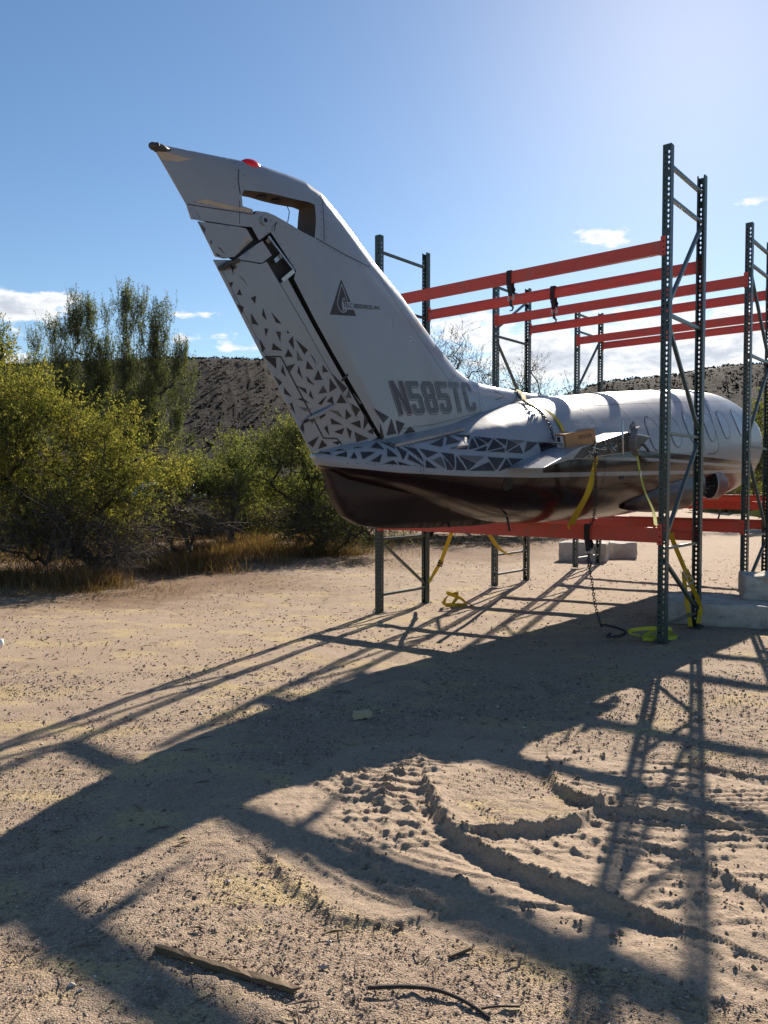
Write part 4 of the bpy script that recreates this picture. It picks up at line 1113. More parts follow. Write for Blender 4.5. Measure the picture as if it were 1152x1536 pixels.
# hinge bracket knuckle above the access bay, actuator on the tab, hinge fitting at the split
mb = MB(); mb.tube([ft(-3.868, 3.428, -.01), ft(-3.868, 3.428, .014)], .034, 14); mb.build('hinge_knuckle', M['white'], fin)
mb = MB(); mb.tube([ft(-3.868, 3.428, .0142), ft(-3.868, 3.428, .017)], .016, 12); mb.build('hinge_pin', M['dark'], fin)
mb = MB(); mb.tube([ft(-3.40, 2.055, .012), ft(-3.33, 2.085, .022), ft(-3.25, 2.125, .022), ft(-3.15, 2.19, .008)], [.012, .02, .017, .004], 8); mb.build('tab_actuator', M['white'], rudder, True)
mb = MB(); mb.tube([ft(-3.43, 2.03, .01), ft(-3.33, 2.08, .012)], .011, 6); mb.tube([ft(-3.36, 2.06, .012), ft(-3.32, 2.11, .012)], .008, 6); mb.build('tab_rod', M['darksteel'], rudder)
mb = MB(); mb.tube([ft(-4.225, 3.02, .01), ft(-4.16, 3.075, .02), ft(-4.07, 3.11, .015)], .014, 7); mb.tube([ft(-4.13, 3.08, .012), ft(-4.10, 3.05, .02)], .012, 6); mb.tube([ft(-4.19, 3.03, .014), ft(-4.15, 3.05, .03)], .012, 6); mb.build('rudder_hinge', M['cut'], rudder)
# access bay: frame lip, box within, bits of linkage
mb = MB(); acc = [(-3.83, 3.32), (-3.605, 3.135), (-3.69, 3.045)]
mb.bar(ft(-3.835, 3.325, .003), ft(-3.60, 3.128, .003), .012, .016, (0, 1, 0)); mb.bar(ft(-3.60, 3.128, .003), ft(-3.70, 3.04, .003), .03, .012, (0, 1, 0)); mb.build('access_frame', M['steel'], fin)
mb = MB(); mb.bar((-3.76, -.05, 3.17), (-3.70, -.05, 3.22), .03, .03); mb.bar((-3.83, -.055, 3.29), (-3.80, -.055, 3.33), .02, .03); mb.build('hinge_link', M['steel'], fin)
mb = MB(); mb.tube([ft(-2.245, 2.822, -.004), ft(-2.245, 2.822, .003)], .022, 12); mb.build('static_port', M['steel'], fin)
mb = MB(); mb.tube([ft(-2.245, 2.822, .0032), ft(-2.245, 2.822, .0045)], .009, 8); mb.build('port_hole', M['dark'], fin)
strips('arrow_marking', M['seam'], fin, ft, [([(-.785, 2.504), (-.616, 2.47), (-.815, 2.411)], .006), ([(-.785, 2.504), (-.815, 2.411)], .006)], .002)

# --- lettering
def quadmap(c00, c10, c01, c11):
    return lambda u, v: (c00[0] * (1 - u) * (1 - v) + c10[0] * u * (1 - v) + c01[0] * (1 - u) * v + c11[0] * u * v, c00[1] * (1 - u) * (1 - v) + c10[1] * u * (1 - v) + c01[1] * (1 - u) * v + c11[1] * u * v)
G = {
 'N': [[(0, 0), (1.7, 0), (1.7, 9), (0, 9)], [(3.7, 0), (5.4, 0), (5.4, 9), (3.7, 9)], [(1.7, 9), (1.7, 5.0), (3.7, 0), (3.7, 4.0)]],
 '5': [[(0, 7.5), (5.2, 7.5), (5.2, 9), (0, 9)], [(0, 4.1), (1.7, 4.1), (1.7, 7.5), (0, 7.5)], [(1.7, 4.1), (3.5, 4.1), (4.2, 5.6), (1.7, 5.6)], [(3.5, 4.1), (5.2, 4.6), (4.2, 5.6)], [(3.5, 1.5), (5.2, 1.0), (5.2, 4.6), (3.5, 4.1)], [(1.0, 0), (4.2, 0), (5.2, 1.0), (3.5, 1.5), (1.7, 1.5), (0, 1.0)], [(0, 1.0), (1.7, 1.5), (1.7, 2.7), (0, 2.7)]],
 '8': [[(1, 9), (0, 8), (1.7, 7.5), (3.5, 7.5), (5.2, 8), (4.2, 9)], [(0, 8), (0, 5.2), (1.7, 5.4), (1.7, 7.5)], [(3.5, 7.5), (3.5, 5.4), (5.2, 5.2), (5.2, 8)], [(0, 5.2), (.6, 4.65), (4.6, 4.65), (5.2, 5.2), (3.5, 5.4), (1.7, 5.4)], [(.6, 4.65), (0, 4.0), (1.7, 3.9), (3.5, 3.9), (5.2, 4.0), (4.6, 4.65)], [(0, 4.0), (0, 1), (1.7, 1.5), (1.7, 3.9)], [(3.5, 3.9), (3.5, 1.5), (5.2, 1), (5.2, 4.0)], [(0, 1), (1, 0), (4.2, 0), (5.2, 1), (3.5, 1.5), (1.7, 1.5)]],
 'T': [[(0, 7.4), (5.2, 7.4), (5.2, 9), (0, 9)], [(1.75, 0), (3.45, 0), (3.45, 7.4), (1.75, 7.4)]],
 'C': [[(1, 9), (0, 8), (1.7, 7.5), (3.5, 7.5), (5.2, 8), (4.2, 9)], [(0, 8), (0, 1), (1.7, 1.5), (1.7, 7.5)], [(3.5, 7.5), (3.5, 6.2), (5.2, 6.2), (5.2, 8)], [(0, 1), (1, 0), (4.2, 0), (5.2, 1), (3.5, 1.5), (1.7, 1.5)], [(3.5, 1.5), (5.2, 1), (5.2, 2.7), (3.5, 2.7)]]}
REG = quadmap((-2.405, 2.15), (-1.19, 2.272), (-2.545, 2.428), (-1.275, 2.545))


def word(text, layer, dx, dy, fades):
    """layer height off the skin, offset in glyph units"""
    vs, fs, fd = [], [], []; tw = 6.35 * len(text) - .95
    for i, ch in enumerate(text):
        for q in G[ch]:
            P = dense(q, 1.3); o = len(vs); vs += [ft(*REG((6.35 * i + x + dx) / tw, (y + dy) / 9), layer) for x, y in P]; fs.append(tuple(range(o, o + len(P)))); fd += [min(1, fades[i] + .06 * (y / 9)) for x, y in P]
    me = bpy.data.meshes.new('registration_lettering'); me.from_pydata(vs, [], fs)
    a = me.attributes.new('fade', 'FLOAT', 'POINT'); a.data.foreach_set('value', fd); me.update(); return me


link('registration_lettering', word('N585TC', .0012, -.5, -.45, [0] * 4 + [.5, .8]), M['fade'], fin)
link('registration_lettering', word('N585TC', .0022, -.2, -.2, [0] * 6), M['white'], fin)
link('registration_lettering', word('N585TC', .0032, 0, 0, [.05, .30, .36, .45, .62, .55]), M['fade'], fin)


def text_mesh(body, name, fn, w, h, spread=1.0):
    """built-in font outlines bent onto a surface: fn(u, v) with u, v in 0..1"""
    cu = bpy.data.curves.new(name, 'FONT'); cu.body = body; cu.resolution_u = 2; cu.fill_mode = 'FRONT'; cu.offset = .012
    o = bpy.data.objects.new(name, cu); COL.objects.link(o)
    dg = bpy.context.evaluated_depsgraph_get(); me = bpy.data.meshes.new_from_object(o.evaluated_get(dg))
    bpy.data.objects.remove(o); bpy.data.curves.remove(cu)
    P = np.array([v.co[:2] for v in me.vertices]); lo, hi = P.min(0), P.max(0); q = (P - lo) / (hi - lo)
    for v, (a, b) in zip(me.vertices, q): v.co = fn(float(a), float(b))
    me.name = name; me.materials.clear(); me.update(); return me


LT = quadmap((-3.095, 2.935), (-2.640, 3.002), (-3.095, 2.985), (-2.640, 3.032))
la, lb, lc = LOGO_TRI
logo = tris('company_emblem', [(la, lb, lc)], M['ink'], fin, ft, .0018, 6)
drop = []
for k in range(25):
    w = 2 * math.pi * k / 24 - math.pi / 2; r_ = 1 + .0 * k
    y = math.sin(w); x = math.cos(w) * (1 - max(0, y) ** 1.0 * .75) if y > 0 else math.cos(w)
    drop.append((.50 + .20 * x, .36 + (.28 * y if y < 0 else .50 * y)))
LQ = lambda u, v: (lb[0] + (lc[0] - lb[0]) * u + (la[0] - (lb[0] + lc[0]) / 2) * v, lb[1] + (lc[1] - lb[1]) * u + (la[1] - (lb[1] + lc[1]) / 2) * v)
strips('emblem_outline', M['white'], fin, ft, [([LQ(*p) for p in drop], .008), ([LQ(.60, .42), LQ(.56, .48), LQ(.50, .44), LQ(.48, .30), LQ(.49, .14), LQ(.55, .12)], .011), ([LQ(.58, .30), LQ(.58, .14)], .007)], .0026)
strips('emblem_band', M['white'], fin, ft, [([LT(-.03, .5), LT(.30, .5)], .058)], .0032)
link('company_lettering', text_mesh('TRI-C RESOURCES, INC.', 'company_lettering', lambda u, v: ft(*LT(u, v), .0042), 1, 1), M['ink'], fin)

# --- ventral fin under the tail cone
VENT = [(-3.24, 1.72), (-3.19, 1.66), (-3.07, 1.42), (-2.97, 1.29), (-2.80, 1.215), (-2.51, 1.172), (-1.9, 1.15), (-1.1, 1.137), (-.75, 1.145), (-.6, 1.17), (-.7, 1.25), (-1.7, 1.42), (-2.6, 1.62)]
vs = []; fs = []; P = dense(VENT, .08); n = len(P)
def vw(s, z):
    return (.02 + .20 * max(0, min(1, (z - 1.14) / .32))) * min(1, .12 + (s + 3.25) / 1.1) * min(1, .25 + max(0, (-.55 - s) / .9))
c2, e2, f2, *_ = geometry.delaunay_2d_cdt([Vector(p) for p in P] + [Vector((a, b)) for a in np.arange(-3.2, -.6, .11) for b in np.arange(1.16, 1.7, .06) if in_poly(np.array([a]), np.array([b]), VENT)[0]], [(i, (i + 1) % n) for i in range(n)], [], 1, 1e-5)
m_ = len(c2)
vs = [(p.x, -vw(p.x, p.y), p.y) for p in c2] + [(p.x, vw(p.x, p.y), p.y) for p in c2]
fs = [tuple(f)[::-1] for f in f2] + [tuple(q + m_ for q in f) for f in f2]
ed = {}
for f in f2:
    for a, b in zip(f, list(f[1:]) + [f[0]]): ed[(a, b)] = 1
fs += [(a, b, b + m_, a + m_) for a, b in ed if (b, a) not in ed]
mb = MB(); mb.add(vs, fs); vf = mb.build('ventral_fin', M['maroon_matte'], AC, True)
mb = MB(); mb.tube([(-3.29, .0, 1.768), (-3.335, 0, 1.773)], [.028, .016], 8); mb.tube([(-3.325, -.02, 1.77), (-3.325, .02, 1.77)], .012, 6); mb.build('tail_cone_fitting', M['steel'], AC)
# bent-out skin edge along the shoulder of the tail cone
mb = MB(); side = []
sh = [(-2.62, 1.872, .02), (-2.35, 1.925, .035), (-2.1, 1.972, .045), (-1.85, 2.02, .05), (-1.62, 2.066, .03)]
pts = [Vector((s, -body_t(s, z) - .004, z)) for s, z, o in sh]
vs = []; fs = []
for (s, z, o), p in zip(sh, pts):
    inner = Vector((s, -max(.12, body_t(s, min(z + .05, float(sec_at(s)[1]) - .01))), z + .055)); outer = p + Vector((0, -o, .012)); lip = outer + Vector((0, .004, -.022))
    vs += [tuple(inner), tuple(outer), tuple(lip)]
for i in range(len(sh) - 1):
    for k in range(2): fs.append((3 * i + k, 3 * i + k + 1, 3 * i + 3 + k + 1, 3 * i + 3 + k))
mb.add(vs, fs); o = mb.build('bent_skin_edge', M['white'], AC, False)
s2 = o.modifiers.new('thick', 'SOLIDIFY'); s2.thickness = .004
# fuselage panel joints and rivet lines
ring = lambda s, z0, z1: [(s, z0 + (z1 - z0) * k / 16) for k in range(17)]
strips('panel_line', M['seam'], fus, bpt, [(ring(.35, 1.25, 2.55), .007), (ring(-.35, 1.25, 2.43), .007), (ring(2.05, 1.3, 2.73), .008), (ring(1.25, 2.0, 2.64), .006), (ring(5.62, 1.5, 3.0), .008), (ring(3.35, 2.0, 2.88), .006), ([(.4, 2.42), (2.0, 2.58), (5.5, 2.9)], .005), (ring(-2.42, 1.56, 1.90), .003), (ring(-.86, 1.25, 1.63), .003)], .002)
rivets(fus, bpt, [ring(.38, 1.3, 2.45), ring(.32, 1.3, 2.45), ring(-.38, 1.3, 2.35), ring(2.08, 1.4, 2.66), ring(2.02, 1.4, 2.66), ring(1.28, 2.0, 2.6), ring(-2.45, 1.56, 1.88), [(-3.1, 1.72), (-1, 1.68)], [(.5, 1.60), (3.0, 1.62)], [(-2.2, 1.58), (-.9, 1.55)]], .0055, .075)
# cabin windows: blanked oval panels with a dark rubber seal
def oval(cs, cz, rs, rz, off, n=28, slant=.10):
    return [bpt(cs + rs * math.cos(2 * math.pi * k / n) + slant * rz * math.sin(2 * math.pi * k / n), cz + rz * math.sin(2 * math.pi * k / n), off) for k in range(n)]
pane_mat = paint('window_blank', (.235, .25, .275), .26, var=.1, spec=.25); seal_mat = paint('window_seal', (.04, .04, .045), .6)
for cs, cz in ((1.72, 2.17), (2.38, 2.235), (3.0, 2.315), (3.72, 2.367), (4.39, 2.435), (5.12, 2.51)):
    if abs(cs - 3.0) < .1 or True:
        mb = MB(); vs_ = [bpt(cs, cz, .005)] + [p for q in (.33, .66, 1) for p in oval(cs, cz, .172 * q, .205 * q, .005)]
        mb.add(vs_, [(0, 1 + k, 1 + (k + 1) % 28) for k in range(28)] + [(1 + 28 * j + k, 29 + 28 * j + k, 29 + 28 * j + (k + 1) % 28, 1 + 28 * j + (k + 1) % 28) for j in range(2) for k in range(28)]); wi = mb.build('window', pane_mat, AC, True)
        a = oval(cs, cz, .181, .214, .007); b = oval(cs, cz, .172, .205, .007); mb = MB(); mb.add(a + b, [(k, (k + 1) % 28, 28 + (k + 1) % 28, 28 + k) for k in range(28)])
        mb.build('window_seal', seal_mat, wi)
strips('exit_outline', M['seam'], AC, bpt, [([(4.30, 2.86), (4.20, 2.76), (4.06, 2.62), (3.95, 2.5), (3.90, 2.377), (3.93, 2.2), (3.95, 2.10), (3.90, 2.03), (3.78, 1.99), (3.50, 1.975)], .012)], .003)
mb = MB(); mb.add([bpt(*p, .003) for p in ((.70, 2.54), (.98, 2.545), (1.03, 2.50), (.80, 2.495))], [(0, 1, 2, 3)]); mb.build('air_inlet', M['dark'], AC)
mb = MB(); mb.add(oval(-1.378, 1.556, .07, .062, .004, 20, 0), [tuple(range(20))]); mb.build('round_vent', M['dark'], AC)
mb = MB(); mb.add([bpt(*p, .004) for p in ((.72, 1.65), (.83, 1.65), (.83, 1.61), (.72, 1.61))], [(0, 1, 2, 3)]); mb.build('drain_port', M['dark'], AC)
mb = MB(); mb.add([bpt(*p, .004) for p in ((-.86, 1.90), (-.62, 1.945), (-.22, 1.95), (-.18, 1.87), (-.3, 1.84), (-.78, 1.845))], [tuple(range(6))]); mb.build('cowl_opening', M['dark'], AC)
# engine pylon stub: white wedge with its outer face torn open, and the old mount yoke
PY = [on for on in PYLON]
tip, top1, top2, nose, b1, b2, b3 = PY
mb = MB(); mb.prism([tip, top1, top2, nose, b1, b2, b3], .60, .98, lambda u, v, w: (u, -w, v)); pyl = mb.build('engine_pylon', M['white'], AC, bevel=.006)
cen = lambda p, k: (p[0] + (PC[0] - p[0]) * k, p[1] + (PC[1] - p[1]) * k)
PC = (sum(p[0] for p in (top1, top2, nose, b1, b2, b3)) / 6, sum(p[1] for p in (top1, top2, nose, b1, b2, b3)) / 6)
mb = MB(); mb.prism([cen(p, .10) for p in (top1, top2, b1, b2, b3)], .979, .984, lambda u, v, w: (u, -w, v)); mb.build('torn_face', M['cut'], pyl)
mb = MB(); mb.prism([cen(p, .06) for p in (top2, nose, b1)], .979, .99, lambda u, v, w: (u, -w, v)); mb.build('pylon_nose', M['maroon'], pyl)
r = np.random.default_rng(63); mb = MB()
for k in range(26):
    a = r.uniform(.15, .8); s = top1[0] + (top2[0] - top1[0]) * a; z = b3[1] + (top1[1] - b3[1]) * r.uniform(.25, .8) + (top2[1] - top1[1]) * a * .8
    mb.bar((s, -.985, z), (s + r.normal(0, .05), -.985 - abs(r.normal(0, .02)), z + r.normal(0, .03)), .012, .006)
mb.build('torn_shreds', M['steel'], pyl)['kind'] = 'stuff'
def yoke():
    mb = MB(); s0, z0 = YOKE
    arc = [(s0 - .16 + .02 * k, z0 + .10) for k in range(0)]
    pts = []
    for k in range(9):
        w = R(-78 + 150 * k / 8); pts.append((s0 + .22 - .15 * math.cos(w), z0 + .16 * math.sin(w)))
    mb.ribbon([(a, -1.03, b) for a, b in pts], (0, 1, 0), .075, .010)
    for q in (pts[-1], pts[-2]): mb.bar((q[0], -1.0, q[1]), (q[0] - .04, -1.0, q[1] + .035), .03, .05)
    return mb.build('engine_mount', paint('mount_aluminium', (.20, .19, .19), .5, metal=.2, var=.3, scale=20), pyl)
yoke()
mb = MB(); mb.tube([(YOKE[0] - .13, -1.0, YOKE[1] + .2), (YOKE[0] - .15, -1.01, YOKE[1] + .02), (YOKE[0] - .12, -1.0, YOKE[1] - .15)], .012, 7); mb.build('mount_rod', M['steel'], pyl)
mb = MB(); mb.bar((YOKE[0] + .3, -1.0, YOKE[1] - .16), (YOKE[0] + .42, -1.03, YOKE[1] - .22), .06, .03); mb.bar((YOKE[0] + .45, -1.0, YOKE[1] - .03), (YOKE[0] + .55, -1.02, YOKE[1] - .1), .02, .02); mb.build('mount_bolt', M['cut'], pyl)
# wing root fairing: a long blister that ends in an open, torn mouth
vs, fs = [], []; st = [(1.3, .54, 1.32, .05), (1.6, .56, 1.36, .13), (2.0, .59, 1.40, .19), (2.6, .62, 1.44, .235), (3.0, .635, 1.475, .25), (3.35, .64, 1.50, .255)]
nk = 24
for s, t_, z, r_ in st:
    for k in range(nk): w = 2 * math.pi * k / nk; vs.append((s + .22 * math.sin(w) * (s > 3.2), -t_ - r_ * .8 * math.cos(w), z + r_ * math.sin(w)))
for i in range(len(st) - 1):
    for k in range(nk): fs.append((i * nk + k, i * nk + (k + 1) % nk, (i + 1) * nk + (k + 1) % nk, (i + 1) * nk + k))
mb = MB(); mb.add(vs, fs); wf = mb.build('wing_root_fairing', maroon('fairing_paint', .34, (.03, .016, .018)), AC, True)
s3 = wf.modifiers.new('thick', 'SOLIDIFY'); s3.thickness = .008
mb = MB(); mb.tube([(3.1, -.62, 1.48), (3.11, -.62, 1.48)], .22, 24); mb.build('fairing_bulkhead', M['dark'], wf)
vs, fs = [], []
for i, (s, t_, z, r_) in enumerate([(4.08, .70, 1.56, .215), (4.35, .70, 1.555, .22), (4.65, .69, 1.55, .16), (4.95, .67, 1.54, .03)]):
    for k in range(nk): w = 2 * math.pi * k / nk; vs.append((s, -t_ - r_ * .6 * math.cos(w), z + r_ * math.sin(w)))
for i in range(3):
    for k in range(nk): fs.append((i * nk + k, i * nk + (k + 1) % nk, (i + 1) * nk + (k + 1) % nk, (i + 1) * nk + k))
mb = MB(); mb.add(vs, fs); mb.build('fairing_nose', paint('red_oxide_primer', (.085, .011, .011), .5, var=.3), wf, True)
mb = MB(); mb.add([(4.055, -.70 + .12 * math.cos(k * math.pi / 12), 1.56 + .205 * math.sin(k * math.pi / 12)) for k in range(24)], [tuple(range(24))]); mb.build('fairing_mouth', M['dark'], wf)
mb = MB(); mb.tube([(4.05 + .0 * k, -.70 + .205 * .6 / .6 * math.cos(k * math.pi / 12) * .6, 1.56 + .21 * math.sin(k * math.pi / 12)) for k in range(25)], .012, 6); mb.build('fairing_ring', M['steel'], wf)
# torn opening low on the side ahead of the fairing
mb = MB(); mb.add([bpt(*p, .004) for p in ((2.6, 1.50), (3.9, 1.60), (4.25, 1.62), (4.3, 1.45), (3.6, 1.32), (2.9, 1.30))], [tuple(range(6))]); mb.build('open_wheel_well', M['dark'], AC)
mb = MB(); r = np.random.default_rng(64)
for k in range(22):
    s = 2.9 + 1.2 * r.random(); z = 1.36 + .2 * r.random(); a = bpt(s, z, .03); b = bpt(min(4.2, s + r.normal(0, .2)), min(1.6, max(1.3, z + r.normal(0, .08))), .06)
    mb.tube([a, (a + b) / 2 + Vector((0, -.05, -.03)), b], .008, 5)
mb.build('loose_pipes', M['cut'], AC)
mb = MB(); mb.tube([bpt(-1.55, 1.27, .01), bpt(-1.55, 1.27, .01) + Vector((0, -.02, -.12))], .011, 6); mb.build('drain_mast', M['dark'], AC); mb = MB(); mb.tube([bpt(-1.0, 1.25, .01), bpt(-1.0, 1.25, .01) + Vector((.02, -.02, -.15))], .012, 6); mb.build('drain_mast', M['dark'], AC)
# inside of the broken nose end
for s in (5.5,):
    ring_ = [(s, -.78 * math.cos(2 * math.pi * k / 40), 2.17 + .78 * math.sin(2 * math.pi * k / 40)) for k in range(40)]
    mb = MB(); mb.add(ring_, [tuple(range(40))]); mb.build('cabin_bulkhead', M['dark'], AC)
# ------------------------------------------------------------------ straps, hoist chain, box, slings
def ac(s, t, z):
    """aircraft frame (t = starboard) to world"""
    c, n = math.cos(AC_RZ), math.sin(AC_RZ); return Vector((P0.x + c * s + n * t, P0.y + n * s - c * t, z))
def acp(p): return ac(p[0], -p[1], p[2])
def rk(x, y, z):
    """first rack's frame to world"""
    return A0 + UX * x + VY * y + Vector((0, 0, z))
VW = VY.copy(); UW = UX.copy()


def strap(name, pts, side, w, mat, label, cat='strap', group=None, extra=(), n=8, th=.004):
    root = empty(name, pts[0], 0, label, cat, group); o = Vector(pts[0])
    mb = MB(); P = smooth_path([Vector(p) - o for p in pts], n)
    mb.ribbon(P, side, w, th); mb.build('webbing', mat, root)
    for nm, mb2, mt in extra:
        mb2.v = [tuple(Vector(v) - o) for v in mb2.v]; mb2.build(nm, mt, root)
    return root


def coil(c, r, turns, rise, seed, n=70, sx=1.0, sy=.6, rz=0):
    """loosely heaped webbing: centre line and width directions"""
    q = np.random.default_rng(seed); pts = []; sides = []; ph = q.uniform(0, 6, 8)
    for i in range(n):
        a = 2 * math.pi * turns * i / n; rr = r * (.45 + .40 * math.sin(a * .37 + ph[0]) + .35 * math.sin(a * .71 + ph[1]))
        x, y = rr * sx * math.cos(a) + r * .5 * math.sin(a * .23 + ph[3]), rr * sy * math.sin(a)
        pts.append(Vector(c) + Vector((x * math.cos(rz) - y * math.sin(rz), x * math.sin(rz) + y * math.cos(rz), .022 + rise * max(0, math.sin(a * .61 + ph[2])) ** 1.5)))
        w = 1.1 + 1.0 * math.sin(a * .9 + ph[4]); sides.append(Vector((math.cos(a) * math.cos(w), math.sin(a) * math.cos(w), math.sin(w))))
    return pts, [s for s in sides for _ in range(2)] + [sides[-1]]


def ratchet(p, d, mb=None):
    mb = MB(); p = Vector(p); d = Vector(d).normalized(); up = Vector((0, -1, 0)); x = d.cross(up).normalized()
    for s in (-.028, .028): mb.bar(p - d * .07 + x * s, p + d * .09 + x * s + up * .03, .006, .035, up)
    mb.tube([p - x * .036, p + x * .036], .012, 8); mb.tube([p + d * .085 - x * .036 + up * .03, p + d * .085 + x * .036 + up * .03], .010, 8)
    mb.tube([p - d * .06 - x * .036, p - d * .06 + x * .036], .008, 8)
    return mb


over = [acp(bpt(s, z, .014)) for s, z in ((-.42, 2.40), (-.38, 2.33), (-.36, 2.26), (-.36, 2.16), (-.38, 2.08))]
mb = MB()
strap('ratchet_strap', [ac(-.20, -.25, 2.46), ac(-.22, -.03, 2.575), ac(-.30, .12, 2.50)] + over, VW * .8 + Vector((0, 0, .2)), .05, M['yellow'],
      'yellow strap over the fuselage top, running down to the cardboard box', group='yellow tie-down straps')
down = [ac(-.36, .95, 2.03), ac(-.35, .97, 1.95), ac(-.30, .95, 1.80), ac(-.30, .88, 1.50), ac(-.20, .74, 1.32), ac(-.02, .56, 1.15), ac(0, .55, 1.08)]
sides = []
DS = [Vector((.25, .95, .1)), Vector((.3, .9, .15)), Vector((.55, .7, .2)), Vector((.75, .45, .25)), Vector((.85, .2, .3)), Vector((.9, .1, .3)), Vector((.9, .1, .3))]
strap('ratchet_strap', down, [DS[i].lerp(DS[min(i + 1, 6)], k / 8) for i in range(6) for k in range(8)] + [DS[6]], .095, M['yellow'], 'yellow strap from the cardboard box down the maroon flank to the red beam', group='yellow tie-down straps')
d2 = [ac(.56, 1.03, 1.93), ac(.575, 1.02, 1.86), ac(.46, 1.14, 1.52), ac(.32, 1.3, 1.28), rk(-.08, .04, 1.14)]
mbt = MB(); mbt.bar(ac(.50, 1.10, 1.68), ac(.42, 1.12, 1.64), .004, .05, (0, 0, 1))
strap('ratchet_strap', d2, VW, .045, M['lime'], 'lime strap hanging from the engine mount with a paper tag on it', group='yellow tie-down straps', extra=[('paper_tag', mbt, M['label'])])
# straps below the first rack
g = base_h
a = rk(-2.53, .35, .99); b = rk(-3.45, 1.0, .40)
a, b = Vector((.85, 9.45, 1.0)), Vector((.72, 10.55, .33))
strap('ratchet_strap', [a + Vector((.06, -.2, .06)), a, a.lerp(b, .45), a.lerp(b, .72), b + Vector((-.02, 0, .02)), b + Vector((-.10, .0, -.12))], UW, .05, M['yellow'],
      'yellow strap with ratchet tied to the post at the left end of the nearest rack', group='yellow tie-down straps', extra=[('ratchet', ratchet(a.lerp(b, .74), b - a), M['darksteel'])])
c0, c1 = Vector((1.28, 9.6, 1.0)), Vector((2.30, 12.75, .40))
strap('ratchet_strap', [c0 + Vector((-.02, -.1, .05)), c0, c0.lerp(c1, .25) + Vector((0, 0, -.14)), c0.lerp(c1, .55) + Vector((0, 0, -.15)), c0.lerp(c1, .8) + Vector((0, 0, -.08)), c1], VW * .6 + UW * .5, .055, M['yellow'],
      'slack yellow strap sagging from the red beam towards the middle rack post', group='yellow tie-down straps')
pile, psd = coil((.98, 10.35, gz(.98, 10.35)), .20, 3.0, .17, 71, sx=1.0, sy=.6)
strap('webbing_pile', pile, psd[:139], .045, M['yellow'], 'loose yellow strap heaped on the sunlit ground beside the left rack post', 'strap', n=2)
pl2, psd = coil((2.72, 7.72, gz(2.7, 7.7)), .27, 2.6, .13, 72, sx=1.4, sy=.5, rz=.35)
strap('webbing_pile', pl2, psd[:139], .036, M['lime'], 'lime strap piled on the shaded ground around the tall right rack post', 'strap', n=2)
e0, e1 = rk(-.10, .55, .99), rk(.05, 1.0, .24)
strap('ratchet_strap', [e0 + Vector((0, 0, .06)), e0, e0.lerp(e1, .4), e0.lerp(e1, .7), e1, rk(.06, .93, .06)], UW, .05, M['yellow'],
      'yellow strap with steel buckle running down inside the tall right rack frame', group='yellow tie-down straps', extra=[('ratchet', ratchet(e0.lerp(e1, .55), e1 - e0), M['steel'])])
f0 = rk(-.06, .8, .62)
strap('ratchet_strap', [f0, rk(-.05, .82, .45), rk(-.02, .85, .18), rk(.0, .86, .03)], UW, .045, M['yellow'], 'short yellow strap end hanging behind the diagonal brace of the tall right rack frame', group='yellow tie-down straps')


def chain(name, pts, label, cat='chain', wire=.0035, ll=.034, mat=None):
    """steel chain: every link a flattened ring, turned a quarter from the one before"""
    P = smooth_path(pts, 10); o = P[0].copy(); P = [p - o for p in P]
    L = [0]
    for a, b in zip(P, P[1:]): L.append(L[-1] + (b - a).length)
    root = empty(name, o, 0, label, cat); mb = MB(); n = int(L[-1] / (ll * .72)); j = 0
    for i in range(n):
        d = (i + .5) * L[-1] / n
        while j < len(L) - 2 and L[j + 1] < d: j += 1
        t = (d - L[j]) / (L[j + 1] - L[j] + 1e-9); p = P[j].lerp(P[j + 1], t); tg = (P[j + 1] - P[j]).normalized()
        sx = tg.cross(Vector((.3, .9, .2))).normalized(); sy = tg.cross(sx)
        if i % 2: sx, sy = sy, sx
        loop = [p + tg * (ll / 2 * math.cos(w)) + sx * (ll * .33 * math.sin(w)) for w in [2 * math.pi * k / 8 for k in range(9)]]
        mb.tube(loop, wire, 4, cap=False)
    o_ = mb.build('links', mat or M['darksteel'], root); o_['kind'] = 'stuff'
    return root


ch = [acp(bpt(s, z, .02)) for s, z in ((-.50, 2.36), (-.52, 2.30), (-.54, 2.2), (-.57, 2.1), (-.62, 1.98))]
chain('hoist_chain', [ac(-.28, -.2, 2.46), ac(-.28, -.02, 2.58), ac(-.36, .12, 2.47)] + ch, 'dark chain lying over the fuselage top beside the yellow strap and behind the box', wire=.0042, ll=.034)
chain('hoist_chain', [ac(-.36, .99, 1.97), ac(-.39, .985, 1.8), ac(-.25, .93, 1.5), ac(-.08, .83, 1.2), rk(-.76, -.03, 1.10), rk(-.775, -.03, .86)], 'dark chain hanging straight down the maroon flank from the cardboard box', wire=.005, ll=.04)
gx, gy = 2.30, 8.55
chain('hoist_chain', [rk(-.775, -.02, .76), rk(-.72, -.02, .52), rk(-.69, -.02, .33), rk(-.62, -.02, .10), Vector((2.40, 8.30, .03)), Vector((2.52, 8.02, .02)), Vector((2.40, 7.75, .02)), Vector((2.25, 7.70, .02)), Vector((2.33, 7.85, .025))], 'long dark chain dangling from the black sling on the lower beam to the ground', wire=.005, ll=.04)
